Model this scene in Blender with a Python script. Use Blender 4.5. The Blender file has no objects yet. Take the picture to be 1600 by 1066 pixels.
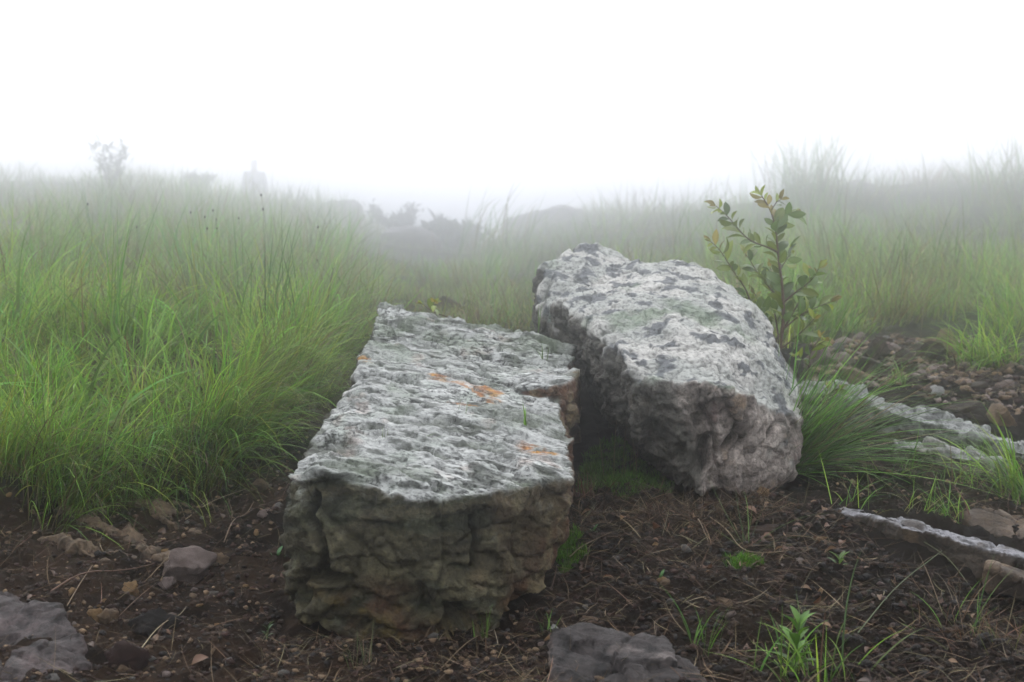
import bpy, bmesh, math, random
import numpy as np
from mathutils import Vector, Matrix

SC = bpy.context.scene
COL = SC.collection
RNG = np.random.default_rng(7)
random.seed(7)

# ------------------------------------------------------------------ camera
CZ = 0.5                       # camera height above the ground it stands on
FPX = 1600 * 50 / 36.0         # focal length in photo pixels
PITCH = math.atan((533 - 330) / FPX)
cam_data = bpy.data.cameras.new('camera')
cam_data.lens = 50
cam_data.sensor_width = 36
cam_data.clip_start = 0.02
cam_data.clip_end = 1000
cam_data.dof.use_dof = True
cam_data.dof.focus_distance = 1.85
cam_data.dof.aperture_fstop = 11.0
cam = bpy.data.objects.new('camera', cam_data)
COL.objects.link(cam)
cam.location = (0, 0, CZ)
cam.rotation_euler = (math.pi / 2 - PITCH, 0, 0)
SC.camera = cam

# ------------------------------------------------------------------ sky, sun, exposure
SUN_EL, SUN_AZ = math.radians(26), math.radians(-4)
world = bpy.data.worlds.new('World')
SC.world = world
world.use_nodes = True
wn, wl = world.node_tree.nodes, world.node_tree.links
wn.clear()
w_out = wn.new('ShaderNodeOutputWorld')
w_bg = wn.new('ShaderNodeBackground')
w_sky = wn.new('ShaderNodeTexSky')
w_sky.sky_type = 'NISHITA'
w_sky.sun_disc = False
w_sky.sun_elevation = SUN_EL
w_sky.sun_rotation = SUN_AZ
w_sky.dust_density = 6.0
w_hsv = wn.new('ShaderNodeHueSaturation')
w_hsv.inputs['Saturation'].default_value = 0.12
w_mix = wn.new('ShaderNodeMix')
w_mix.data_type = 'RGBA'
w_mix.inputs[0].default_value = 0.96             # an overcast sheet of cloud hides most of the clear sky
w_mix.inputs[7].default_value = (10.6, 10.9, 11.4, 1)
w_bg.inputs['Strength'].default_value = 0.1
# brightness of an overcast sky: three times as bright overhead as at the horizon (the standard overcast distribution)
w_tc = wn.new('ShaderNodeTexCoord')
w_sep = wn.new('ShaderNodeSeparateXYZ')
w_map = wn.new('ShaderNodeMapRange')
w_map.inputs['From Min'].default_value = 0.0
w_map.inputs['From Max'].default_value = 1.0
w_map.inputs['To Min'].default_value = 1.0 / 3.0
w_map.inputs['To Max'].default_value = 1.0
w_scl = wn.new('ShaderNodeVectorMath')
w_scl.operation = 'SCALE'
w_scl.inputs[0].default_value = (23.2, 23.9, 25.2)
wl.new(w_tc.outputs['Generated'], w_sep.inputs[0])
wl.new(w_sep.outputs['Z'], w_map.inputs['Value'])
wl.new(w_map.outputs['Result'], w_scl.inputs['Scale'])
wl.new(w_scl.outputs[0], w_mix.inputs[7])
wl.new(w_sky.outputs[0], w_hsv.inputs['Color'])
wl.new(w_hsv.outputs[0], w_mix.inputs[6])
wl.new(w_mix.outputs[2], w_bg.inputs['Color'])
wl.new(w_bg.outputs[0], w_out.inputs['Surface'])

sun_data = bpy.data.lights.new('sun', 'SUN')
sun_data.energy = 0.8
sun_data.angle = math.radians(80)
sun_data.color = (1.0, 0.97, 0.93)
sun = bpy.data.objects.new('sun', sun_data)
COL.objects.link(sun)
_sd = Vector((math.sin(SUN_AZ) * math.cos(SUN_EL), math.cos(SUN_AZ) * math.cos(SUN_EL), math.sin(SUN_EL)))
sun.rotation_euler = (-_sd).to_track_quat('-Z', 'Y').to_euler()
sun.location = (0, 0, 20)

vs = SC.view_settings
vs.view_transform = 'Standard'
vs.look = 'None'
vs.exposure = 0.22
vs.gamma = 1.0
vs.use_curve_mapping = False
cy = SC.cycles
cy.use_denoising = True
cy.max_bounces = 9
cy.diffuse_bounces = 3
cy.glossy_bounces = 2
cy.transmission_bounces = 3
cy.volume_bounces = 5
cy.transparent_max_bounces = 6
cy.use_adaptive_sampling = False
cy.adaptive_threshold = 0.015

# ------------------------------------------------------------------ small maths library
_FW = np.array([0, math.cos(PITCH), -math.sin(PITCH)])
_UP = np.array([0, math.sin(PITCH), math.cos(PITCH)])
_RT = np.array([1.0, 0, 0])

def P(px, py, d):
    """the point that stands at distance d (along the lens axis) on the sight line of a photo pixel"""
    return np.array([0, 0, CZ]) + d * (_FW + _RT * ((px - 800) / FPX) + _UP * ((533 - py) / FPX))

# the slopes behind the boulders recede faster than the foreground
_F0 = [0, 3.5, 12, 18, 27, 60, 130]
_F1 = [0, 3.5, 20, 23, 27.5, 60, 130]
def fd(d):
    return np.interp(d, _F0, _F1)
def fd_ratio(d1):
    return d1 / np.interp(d1, _F1, _F0)

_perm = np.random.default_rng(3).permutation(256).astype(np.int64)
_perm = np.concatenate([_perm, _perm, _perm])
_g = np.random.default_rng(4).normal(size=(256, 3))
_g /= np.linalg.norm(_g, axis=1)[:, None]
_cellr = np.random.default_rng(5).random((256, 4))

def perlin(p):
    p = np.asarray(p, float)
    i = np.floor(p).astype(np.int64)
    f = p - i
    i &= 255
    u = f * f * f * (f * (f * 6 - 15) + 10)
    out = 0
    for dx in (0, 1):
        wx = u[:, 0] if dx else 1 - u[:, 0]
        hx = _perm[i[:, 0] + dx]
        for dy in (0, 1):
            wy = u[:, 1] if dy else 1 - u[:, 1]
            hy = _perm[hx + i[:, 1] + dy]
            for dz in (0, 1):
                wz = u[:, 2] if dz else 1 - u[:, 2]
                h = _perm[hy + i[:, 2] + dz] & 255
                g = _g[h]
                d = g[:, 0] * (f[:, 0] - dx) + g[:, 1] * (f[:, 1] - dy) + g[:, 2] * (f[:, 2] - dz)
                out = out + wx * wy * wz * d
    return out * 1.5

def fbm(p, octaves=4, lac=2.03, gain=0.5):
    p = np.array(p, float)
    a, s, t = 1.0, 0, 0.0
    for k in range(octaves):
        s = s + a * perlin(p + 17.3 * k)
        t += a
        a *= gain
        p = p * lac
    return s / t

def ridged(p, octaves=4, lac=2.07, gain=0.5):
    p = np.array(p, float)
    a, s, t = 1.0, 0, 0.0
    for k in range(octaves):
        s = s + a * (1 - 2.2 * np.abs(perlin(p + 31.7 * k)))
        t += a
        a *= gain
        p = p * lac
    return s / t

def worley(p):
    """distances to the nearest and second-nearest cell point, and a random number of the nearest cell"""
    p = np.asarray(p, float)
    i = np.floor(p).astype(np.int64)
    n = len(p)
    f1 = np.full(n, 9.0)
    f2 = np.full(n, 9.0)
    cid = np.zeros(n)
    for dx in (-1, 0, 1):
        for dy in (-1, 0, 1):
            for dz in (-1, 0, 1):
                c = i + np.array([dx, dy, dz])
                cc = c & 255
                h = _perm[_perm[_perm[cc[:, 0]] + cc[:, 1]] + cc[:, 2]] & 255
                q = c + _cellr[h, :3]
                d = np.sqrt(((q - p) ** 2).sum(1))
                m = d < f1
                f2 = np.where(m, f1, np.minimum(f2, d))
                cid = np.where(m, _cellr[h, 3], cid)
                f1 = np.where(m, d, f1)
    return f1, f2, cid

def facets(p, seed=0.0, tilt=0.5):
    """broken faces: every cell is a plane of its own height and tilt; returns height in cell units and the distance to the cell's border"""
    p = np.asarray(p, float) + seed
    i = np.floor(p).astype(np.int64)
    n = len(p)
    f1 = np.full(n, 9.0)
    f2 = np.full(n, 9.0)
    hh = np.zeros(n)
    for dx in (-1, 0, 1):
        for dy in (-1, 0, 1):
            for dz in (-1, 0, 1):
                c = i + np.array([dx, dy, dz])
                cc = c & 255
                h = _perm[_perm[_perm[cc[:, 0]] + cc[:, 1]] + cc[:, 2]] & 255
                dl = p - (c + _cellr[h, :3])
                d = np.sqrt((dl ** 2).sum(1))
                m = d < f1
                f2 = np.where(m, f1, np.minimum(f2, d))
                hh = np.where(m, (_cellr[h, 3] - 0.5) + tilt * (dl * _g[h]).sum(1), hh)
                f1 = np.where(m, d, f1)
    return hh, f2 - f1

def smooth(a, b, x):
    t = np.clip((x - a) / (b - a), 0, 1)
    return t * t * (3 - 2 * t)

def mix(a, b, t):
    t = np.asarray(t)
    if np.ndim(t) == 1:
        t = t[:, None]
    return np.asarray(a) * (1 - t) + np.asarray(b) * t

def seg_dist(p, pts):
    """distance of every point to a polyline, and the share of its length where it is nearest"""
    best = np.full(len(p), 1e9)
    par = np.zeros(len(p))
    pts = [np.asarray(q, float) for q in pts]
    L = [np.linalg.norm(pts[k + 1] - pts[k]) for k in range(len(pts) - 1)]
    tot, acc = sum(L), 0
    for k in range(len(pts) - 1):
        a, b = pts[k], pts[k + 1]
        t = np.clip(((p - a) @ (b - a)) / max(L[k] ** 2, 1e-12), 0, 1)
        d = np.linalg.norm(p - (a + t[:, None] * (b - a)), axis=1)
        m = d < best
        best = np.where(m, d, best)
        par = np.where(m, (acc + t * L[k]) / tot, par)
        acc += L[k]
    return best, par

# ------------------------------------------------------------------ mesh and object helpers
def mesh_np(name, v, polys, cols=None, smooth_shade=True):
    """mesh from arrays; polys is a list of index arrays, each (n, 3) or (n, 4)"""
    me = bpy.data.meshes.new(name)
    v = np.asarray(v, np.float32)
    polys = [np.asarray(q, np.int32) for q in polys if len(q)]
    loops = np.concatenate([q.ravel() for q in polys])
    sizes = np.concatenate([np.full(len(q), q.shape[1], np.int32) for q in polys])
    starts = np.concatenate([[0], np.cumsum(sizes)[:-1]]).astype(np.int32)
    me.vertices.add(len(v))
    me.vertices.foreach_set('co', v.ravel())
    me.loops.add(len(loops))
    me.loops.foreach_set('vertex_index', loops)
    me.polygons.add(len(sizes))
    me.polygons.foreach_set('loop_start', starts)
    me.polygons.foreach_set('loop_total', sizes)
    me.update(calc_edges=True)
    if smooth_shade:
        me.polygons.foreach_set('use_smooth', np.ones(len(sizes), bool))
    if cols is not None:
        set_col(me, cols)
    return me

def set_col(me, cols):
    c = np.ones((len(me.vertices), 4), np.float32)
    c[:, :np.shape(cols)[1]] = np.clip(cols, 0, 1)
    at = me.color_attributes.new('Col', 'FLOAT_COLOR', 'POINT')
    at.data.foreach_set('color', c.ravel())

def link(name, me, mat=None, parent=None, loc=None):
    o = bpy.data.objects.new(name, me)
    COL.objects.link(o)
    if mat is not None and me is not None and not me.materials:
        me.materials.append(mat)
    if loc is not None:
        o.location = loc
    if parent is not None:
        o.parent = parent
    return o

def tag(o, label=None, cat=None, group=None, kind=None):
    for k, val in (('label', label), ('category', cat), ('group', group), ('kind', kind)):
        if val:
            o[k] = val
    return o

def empty(name, loc):
    o = bpy.data.objects.new(name, None)
    COL.objects.link(o)
    o.location = loc
    o.empty_display_size = 0.05
    return o

# ------------------------------------------------------------------ materials
def nodes(name):
    m = bpy.data.materials.new(name)
    m.use_nodes = True
    n, l = m.node_tree.nodes, m.node_tree.links
    return m, n, l, n['Principled BSDF'], n['Material Output']

def noise_node(n, l, scale, detail=4, rough=0.6, coord=None):
    t = n.new('ShaderNodeTexNoise')
    t.inputs['Scale'].default_value = scale
    t.inputs['Detail'].default_value = detail
    t.inputs['Roughness'].default_value = rough
    if coord is not None:
        l.new(coord, t.inputs['Vector'])
    return t

def ramp(n, l, src, a, b):
    r = n.new('ShaderNodeMapRange')
    r.inputs['From Min'].default_value = a[0]
    r.inputs['From Max'].default_value = a[1]
    r.inputs['To Min'].default_value = b[0]
    r.inputs['To Max'].default_value = b[1]
    l.new(src, r.inputs['Value'])
    return r.outputs['Result']

def col_mul(n, l, colour, fac):
    mx = n.new('ShaderNodeVectorMath')
    mx.operation = 'SCALE'
    l.new(colour, mx.inputs[0])
    l.new(fac, mx.inputs['Scale'])
    return mx.outputs[0]

def grain_mat(name, scale=160, lo=0.55, hi=1.45, bump=0.4, bump_dist=0.002, rough=(0.45, 0.8), spec=0.4, base=None):
    """stone, soil or bark: the piece's own colour broken up by two sizes of grain, with fine relief"""
    m, n, l, b, out = nodes(name)
    geo = n.new('ShaderNodeTexCoord')
    if base is None:
        at = n.new('ShaderNodeAttribute')
        at.attribute_name = 'Col'
        c = at.outputs['Color']
    else:
        rgb = n.new('ShaderNodeRGB')
        rgb.outputs[0].default_value = (*base, 1)
        c = rgb.outputs[0]
    t1 = noise_node(n, l, scale, 6, 0.7, geo.outputs['Object'])
    t2 = noise_node(n, l, scale * 0.23, 4, 0.6, geo.outputs['Object'])
    f1 = ramp(n, l, t1.outputs['Fac'], (0.3, 0.7), (lo, hi))
    f2 = ramp(n, l, t2.outputs['Fac'], (0.3, 0.7), (0.8, 1.2))
    mm = n.new('ShaderNodeMath')
    mm.operation = 'MULTIPLY'
    l.new(f1, mm.inputs[0])
    l.new(f2, mm.inputs[1])
    l.new(col_mul(n, l, c, mm.outputs[0]), b.inputs['Base Color'])
    l.new(ramp(n, l, t2.outputs['Fac'], (0.35, 0.65), rough), b.inputs['Roughness'])
    b.inputs['Specular IOR Level'].default_value = spec
    if bump:
        bp = n.new('ShaderNodeBump')
        bp.inputs['Strength'].default_value = bump
        bp.inputs['Distance'].default_value = bump_dist
        l.new(t1.outputs['Fac'], bp.inputs['Height'])
        l.new(bp.outputs[0], b.inputs['Normal'])
    return m

def crusted_rock_mat(name, angle, stretch, dark, edge, spots):
    """rock whose weathered crust (4th channel of its colour) is broken by fine streaks or spots of bare dark stone"""
    m, n, l, b, out = nodes(name)
    tc = n.new('ShaderNodeTexCoord')
    at = n.new('ShaderNodeAttribute')
    at.attribute_name = 'Col'
    mp = n.new('ShaderNodeMapping')
    mp.inputs['Rotation'].default_value = (0, 0, angle)
    l.new(tc.outputs['Object'], mp.inputs['Vector'])
    mp2 = n.new('ShaderNodeMapping')
    mp2.inputs['Scale'].default_value = stretch
    l.new(mp.outputs[0], mp2.inputs['Vector'])
    ts = noise_node(n, l, 1.0, 7, 0.68, mp2.outputs[0])
    ts.inputs['Distortion'].default_value = 0.15
    streak = ramp(n, l, ts.outputs['Fac'], edge, (dark, 1.22))
    ti = noise_node(n, l, spots, 6, 0.7, tc.outputs['Object'])
    grain = ramp(n, l, ti.outputs['Fac'], (0.34, 0.66), (0.45, 1.5))
    t2 = noise_node(n, l, 45, 4, 0.6, tc.outputs['Object'])
    soft = ramp(n, l, t2.outputs['Fac'], (0.3, 0.7), (0.8, 1.2))
    mx = n.new('ShaderNodeMix')
    l.new(at.outputs['Alpha'], mx.inputs[0])
    l.new(grain, mx.inputs[2])
    l.new(streak, mx.inputs[3])
    k = n.new('ShaderNodeMath')
    k.operation = 'MULTIPLY'
    l.new(mx.outputs[0], k.inputs[0])
    l.new(soft, k.inputs[1])
    l.new(col_mul(n, l, at.outputs['Color'], k.outputs[0]), b.inputs['Base Color'])
    l.new(ramp(n, l, t2.outputs['Fac'], (0.35, 0.65), (0.5, 0.8)), b.inputs['Roughness'])
    b.inputs['Specular IOR Level'].default_value = 0.25
    hh = n.new('ShaderNodeMath')
    hh.operation = 'ADD'
    l.new(mx.outputs[0], hh.inputs[0])
    l.new(ti.outputs['Fac'], hh.inputs[1])
    bp = n.new('ShaderNodeBump')
    bp.inputs['Strength'].default_value = 0.8
    bp.inputs['Distance'].default_value = 0.0022
    l.new(hh.outputs[0], bp.inputs['Height'])
    l.new(bp.outputs[0], b.inputs['Normal'])
    return m

def leafy_mat(name, transl=0.45, rough=0.45, spec=0.35, base=None, vein=False):
    """blade or leaf: light shines through it, wet sheen"""
    m, n, l, b, out = nodes(name)
    if base is None:
        at = n.new('ShaderNodeAttribute')
        at.attribute_name = 'Col'
        c = at.outputs['Color']
    else:
        rgb = n.new('ShaderNodeRGB')
        rgb.outputs[0].default_value = (*base, 1)
        c = rgb.outputs[0]
    if vein:
        oi = n.new('ShaderNodeObjectInfo')
        tc = n.new('ShaderNodeTexCoord')
        t = noise_node(n, l, 90, 3, 0.6, tc.outputs['Object'])
        k = n.new('ShaderNodeMath')
        k.operation = 'ADD'
        l.new(ramp(n, l, t.outputs['Fac'], (0.3, 0.7), (0.75, 1.1)), k.inputs[0])
        l.new(ramp(n, l, oi.outputs['Random'], (0, 1), (-0.3, 0.35)), k.inputs[1])
        c = col_mul(n, l, c, k.outputs[0])
    l.new(c, b.inputs['Base Color'])
    b.inputs['Roughness'].default_value = rough
    b.inputs['Specular IOR Level'].default_value = spec
    tr = n.new('ShaderNodeBsdfTranslucent')
    l.new(c, tr.inputs['Color'])
    ms = n.new('ShaderNodeMixShader')
    ms.inputs[0].default_value = transl
    l.new(b.outputs[0], ms.inputs[1])
    l.new(tr.outputs[0], ms.inputs[2])
    l.new(ms.outputs[0], out.inputs['Surface'])
    return m

M = {}
M['rock'] = grain_mat('weathered_rock', 190, 0.35, 1.7, 1.0, 0.003, (0.5, 0.8), 0.25)
M['stone'] = grain_mat('loose_stone', 120, 0.4, 1.6, 0.9, 0.01, (0.5, 0.85), 0.2)
M['soil'] = grain_mat('wet_soil', 190, 0.45, 1.6, 0.8, 0.003, (0.75, 1.0), 0.06)
M['grass'] = leafy_mat('grass_blade', 0.45, 0.5, 0.3)
M['straw'] = leafy_mat('dry_stem', 0.15, 0.7, 0.2)
M['leaf'] = leafy_mat('shrub_leaf', 0.4, 0.35, 0.5, None, True)
M['bark'] = grain_mat('twig_bark', 300, 0.6, 1.3, 0.4, 0.001, (0.5, 0.8), 0.3)
M['moss'] = grain_mat('moss', 260, 0.4, 1.6, 0.6, 0.002, (0.7, 0.95), 0.2)
M['block_rock'] = crusted_rock_mat('foliated_rock', math.radians(20), (90, 260, 200), 0.18, (0.38, 0.52), 200)
M['hump_rock'] = crusted_rock_mat('lichen_rock', math.radians(20), (170, 210, 190), 0.62, (0.36, 0.52), 190)
# ------------------------------------------------------------------ terrain
# (photo column, distance, photo row) of ground points
_CP = [
 (-300,1.2,1200),(200,1.2,1215),(800,1.2,1215),(1300,1.2,1190),(1900,1.2,1170),
 (0,1.5,1010),(200,1.5,1030),(600,1.5,1058),(800,1.5,1055),(1100,1.5,1045),(1400,1.5,1045),(1600,1.5,1045),
 (0,1.75,890),(200,1.75,925),(400,1.75,940),(650,1.75,945),(900,1.75,905),(1100,1.75,890),(1300,1.75,885),(1450,1.74,930),(1600,1.69,985),
 (100,2.05,790),(300,2.1,790),(450,2.1,765),(950,2.05,775),(1150,2.05,775),(1300,2.1,760),(1400,2.0,785),(1600,1.95,830),
 (0,2.4,680),(250,2.4,690),(450,2.4,675),(700,2.4,655),(1100,2.4,655),(1350,2.3,722),(1480,2.22,752),(1600,2.2,770),
 (0,3,540),(250,3,560),(500,2.9,580),(650,3,545),(1100,3,560),(1300,2.9,585),(1450,2.85,605),(1600,2.8,625),
 (0,3.7,460),(250,3.7,480),(450,3.6,500),(600,3.6,500),(800,3.7,490),(1100,3.7,500),(1350,3.6,530),(1600,3.6,530),
 (0,5,390),(250,5,410),(450,5,425),(600,5,450),(750,5,455),(1000,5,440),(1250,5,430),(1600,5,430),
 (0,8,328),(200,8,330),(400,8,355),(550,8,382),(680,8,420),(800,8,402),(1000,8,370),(1200,8,350),(1400,8,350),(1600,8,345),
 (0,12,290),(200,12,290),(400,12,315),(550,12,348),(680,12,398),(800,12,370),(900,12,340),(1050,12,335),(1300,12,304),(1600,12,288),
 (0,18,292),(200,18,297),(400,18,320),(550,18,348),(680,18,395),(800,18,372),(900,18,345),(1300,18,320),(1600,18,310),
 (0,27,370),(397,27,392),(680,27,405),(1000,27,395),(1600,27,370),
 (0,60,410),(800,60,420),(1600,60,410),(0,130,400),(800,130,405),(1600,130,400)]
_cw = np.array([P(a, c, fd(b)) for a, b, c in _CP])

def _uv(x, y):
    a = np.clip(np.arctan2(x, y), -0.55, 0.55)
    r = np.clip(np.hypot(x, y), 1.1, 140)
    return np.stack([a * 2.6, np.log(r)], -1)

def _tps(r2):
    return np.where(r2 > 1e-12, r2 * np.log(np.maximum(r2, 1e-12)), 0)

_cuv = _uv(_cw[:, 0], _cw[:, 1])
_n = len(_cuv)
_A = np.zeros((_n + 3, _n + 3))
_A[:_n, :_n] = _tps(((_cuv[:, None] - _cuv[None]) ** 2).sum(-1)) + np.eye(_n) * 2e-3
_A[:_n, _n:] = np.c_[np.ones(_n), _cuv]
_A[_n:, :_n] = _A[:_n, _n:].T
_tw = np.linalg.solve(_A, np.concatenate([_cw[:, 2], np.zeros(3)]))

def _tps_eval(uv):
    out = np.empty(len(uv))
    for s in range(0, len(uv), 20000):
        q = uv[s:s + 20000]
        out[s:s + 20000] = _tps(((q[:, None] - _cuv[None]) ** 2).sum(-1)) @ _tw[:_n] + np.c_[np.ones(len(q)), q] @ _tw[_n:]
    return out

BANK_EDGE = None

def ground(x, y, fine=True):
    """height of the ground sheet"""
    x = np.atleast_1d(np.asarray(x, float))
    y = np.atleast_1d(np.asarray(y, float))
    ang = np.abs(np.arctan2(x, y))
    z = _tps_eval(_uv(x, y))
    side = smooth(0.7, 1.8, ang)
    if side.max() > 0:
        z0 = _tps_eval(_uv(np.zeros_like(x), np.hypot(x, y)))
        z = z * (1 - side) + z0 * side
    p = np.stack([x, y, np.zeros_like(x)], -1)
    r = np.hypot(x, y)
    if BANK_EDGE is not None:      # the turf of the left bank stands above the washed-out path
        e = np.interp(y, BANK_EDGE[:, 1], BANK_EDGE[:, 0]) + 0.03 * fbm(p * 6 + 4, 2)
        z = z + 0.05 * smooth(-0.01, 0.055, e - x) * smooth(1.75, 1.95, y) * (1 - smooth(2.9, 3.6, y)) * smooth(-2.0, -1.2, x)
    z = z + 0.12 * fbm(p * 0.55 + 5, 3) * smooth(3, 12, r) + 0.022 * fbm(p * 5 + 9, 3) * smooth(0.8, 2.0, r)
    if fine:
        near = 1 - smooth(4, 7, r)
        z = z + near * (0.016 * fbm(p * 13 + 3, 3) + 0.013 * ridged(p * 36 + 1, 3) * smooth(-0.4, 0.3, perlin(p * 7)) + 0.006 * fbm(p * 75 + 2, 2) + 0.011 * facets(p * np.array([24, 24, 1]), 3.0, 0.6)[0])
    return z

def G(px, py):
    """the ground point seen at a photo pixel"""
    o = np.array([0, 0, CZ])
    d = _FW + _RT * ((px - 800) / FPX) + _UP * ((533 - py) / FPX)
    t = np.exp(np.linspace(math.log(1.1), math.log(45), 1500))
    q = o + t[:, None] * d
    h = q[:, 2] - ground(q[:, 0], q[:, 1], False)
    k = np.argmax(h < 0) if (h < 0).any() else len(t) - 1
    return np.array([q[k, 0], q[k, 1], ground(q[k, 0], q[k, 1], False)[0]])

def axis(fine_a, fine_b, step, far_a, far_b, grow):
    mid = list(np.arange(fine_a, fine_b, step))
    hi, s = [mid[-1]], step
    while hi[-1] < far_b:
        s *= grow
        hi.append(hi[-1] + s)
    lo, s = [mid[0]], step
    while lo[-1] > far_a:
        s *= grow
        lo.append(lo[-1] - s)
    return np.array(lo[:0:-1] + mid + hi[1:])

def in_poly(x, y, poly):
    poly = np.asarray(poly)
    inside = np.zeros(len(x), bool)
    j = len(poly) - 1
    for i in range(len(poly)):
        xi, yi, xj, yj = poly[i][0], poly[i][1], poly[j][0], poly[j][1]
        c = ((yi > y) != (yj > y)) & (x < (xj - xi) * (y - yi) / (yj - yi + 1e-12) + xi)
        inside ^= c
        j = i
    return inside

_eb = np.array([G(a, b)[:2] for a, b in [(-150, 900), (-60, 862), (60, 830), (140, 792), (230, 782), (320, 775), (385, 735), (415, 690), (455, 655), (490, 620), (525, 570), (555, 535), (585, 500), (605, 480)]])
BANK_EDGE = _eb[np.argsort(_eb[:, 1])]

gx = axis(-1.25, 1.25, 0.0072, -95, 95, 1.055)
gy = axis(1.28, 3.1, 0.0072, -60, 120, 1.05)
X, Y = np.meshgrid(gx, gy)
gxf, gyf = X.ravel(), Y.ravel()
gz = ground(gxf, gyf)
gp = np.stack([gxf, gyf, gz], -1)
nx, ny = len(gx), len(gy)
ii = (np.arange(ny - 1)[:, None] * nx + np.arange(nx - 1)[None]).ravel()
gq = np.stack([ii, ii + 1, ii + nx + 1, ii + nx], -1)
p2 = np.stack([gxf, gyf, np.zeros_like(gxf)], -1)
n1 = fbm(p2 * 6, 4)
n2 = fbm(p2 * 30 + 7, 3)
soil = mix((0.011, 0.0075, 0.0052), (0.032, 0.021, 0.0135), smooth(-0.35, 0.4, n1))
soil = mix(soil, (0.07, 0.045, 0.027), smooth(0.1, 0.5, n2) * 0.6)
# the sloping path on the left is paler and stonier, the soil by the ledge on the right is nearly black humus
pathw = smooth(0.05, -0.25, gxf + 0.06) * smooth(3.4, 2.8, gyf)
soil = mix(soil, (0.075, 0.044, 0.027), pathw * 0.55 * smooth(-0.4, 0.3, n1 + n2))
soil = mix(soil, (0.011, 0.008, 0.006), smooth(0.2, 0.55, gxf) * smooth(2.1, 1.8, gyf) * 0.6)
far = smooth(3.0, 4.2, np.hypot(gxf, gyf))
soil = mix(soil, mix((0.03, 0.036, 0.016), (0.055, 0.055, 0.028), smooth(-0.3, 0.3, fbm(p2 * 2.5 + 3, 3))), far * 0.8)
soil = soil * 0.36
ground_me = mesh_np('ground', gp, [gq], soil)
tag(link('ground', ground_me, M['soil']), 'dark wet stony soil of the hillside', None, None, 'structure')
# ------------------------------------------------------------------ big rocks
def remeshed(hulls, voxel, relax=2):
    """union of convex pieces as an even skin of small quads"""
    bm = bmesh.new()
    for h in hulls:
        vs_ = [bm.verts.new(Vector(q)) for q in h]
        r = bmesh.ops.convex_hull(bm, input=vs_)
        junk = [e for e in set(r['geom_interior'] + r['geom_unused']) if isinstance(e, bmesh.types.BMVert) and e.is_valid]
        bmesh.ops.delete(bm, geom=junk, context='VERTS')
    me = bpy.data.meshes.new('hull')
    bm.to_mesh(me)
    bm.free()
    o = bpy.data.objects.new('hull', me)
    COL.objects.link(o)
    md = o.modifiers.new('r', 'REMESH')
    md.mode = 'VOXEL'
    md.voxel_size = voxel
    if relax:
        s = o.modifiers.new('s', 'SMOOTH')
        s.iterations = relax
        s.factor = 0.5
    dg = bpy.context.evaluated_depsgraph_get()
    ev = o.evaluated_get(dg)
    e = ev.to_mesh()
    nv = len(e.vertices)
    v = np.empty(nv * 3, np.float32)
    e.vertices.foreach_get('co', v)
    nf = len(e.polygons)
    tot = np.empty(nf, np.int32)
    e.polygons.foreach_get('loop_total', tot)
    lp = np.empty(len(e.loops), np.int32)
    e.loops.foreach_get('vertex_index', lp)
    ev.to_mesh_clear()
    bpy.data.objects.remove(o)
    bpy.data.meshes.remove(me)
    st = np.concatenate([[0], np.cumsum(tot)[:-1]])
    quads = lp[(st[tot == 4][:, None] + np.arange(4))]
    tris = lp[(st[tot == 3][:, None] + np.arange(3))]
    return v.reshape(-1, 3).astype(float), quads, tris

def normals(v, quads, tris, soften=0):
    n = np.zeros_like(v)
    if len(quads):
        fn = np.cross(v[quads[:, 2]] - v[quads[:, 0]], v[quads[:, 3]] - v[quads[:, 1]])
        for k in range(4):
            np.add.at(n, quads[:, k], fn)
    if len(tris):
        fn = np.cross(v[tris[:, 1]] - v[tris[:, 0]], v[tris[:, 2]] - v[tris[:, 0]])
        for k in range(3):
            np.add.at(n, tris[:, k], fn)
    n /= np.linalg.norm(n, axis=1)[:, None] + 1e-12
    for _ in range(soften):
        m = n.copy()
        for k in range(4):
            np.add.at(m, quads[:, k], n[quads[:, (k + 1) % 4]])
        n = m / (np.linalg.norm(m, axis=1)[:, None] + 1e-12)
    return n

def rock_object(name, v, quads, tris, cols, mat, label, cat, group=None, parent=None):
    base = np.array([v[:, 0].mean(), v[:, 1].mean(), v[:, 2].min()])
    me = mesh_np(name, v - base, [quads, tris], cols, False)      # crisp broken grain
    o = link(name, me, mat, parent, base)
    if label:
        tag(o, label, cat, group, 'thing')
    return o

def warp(v, scale, amp, seed=0.0):
    q = v * scale + seed
    return v + amp * np.stack([fbm(q, 3), fbm(q + 40, 3), fbm(q + 80, 3)], -1)

def plane_hit(px, py, pl, nrm):
    """where the sight line of a photo pixel meets a face of a rock"""
    o = np.array([0, 0, CZ])
    d = P(px, py, 1.0) - o
    return o + d * (((pl - o) @ nrm) / (d @ nrm))

def unit(a):
    a = np.asarray(a, float)
    return a / np.linalg.norm(a)

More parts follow.
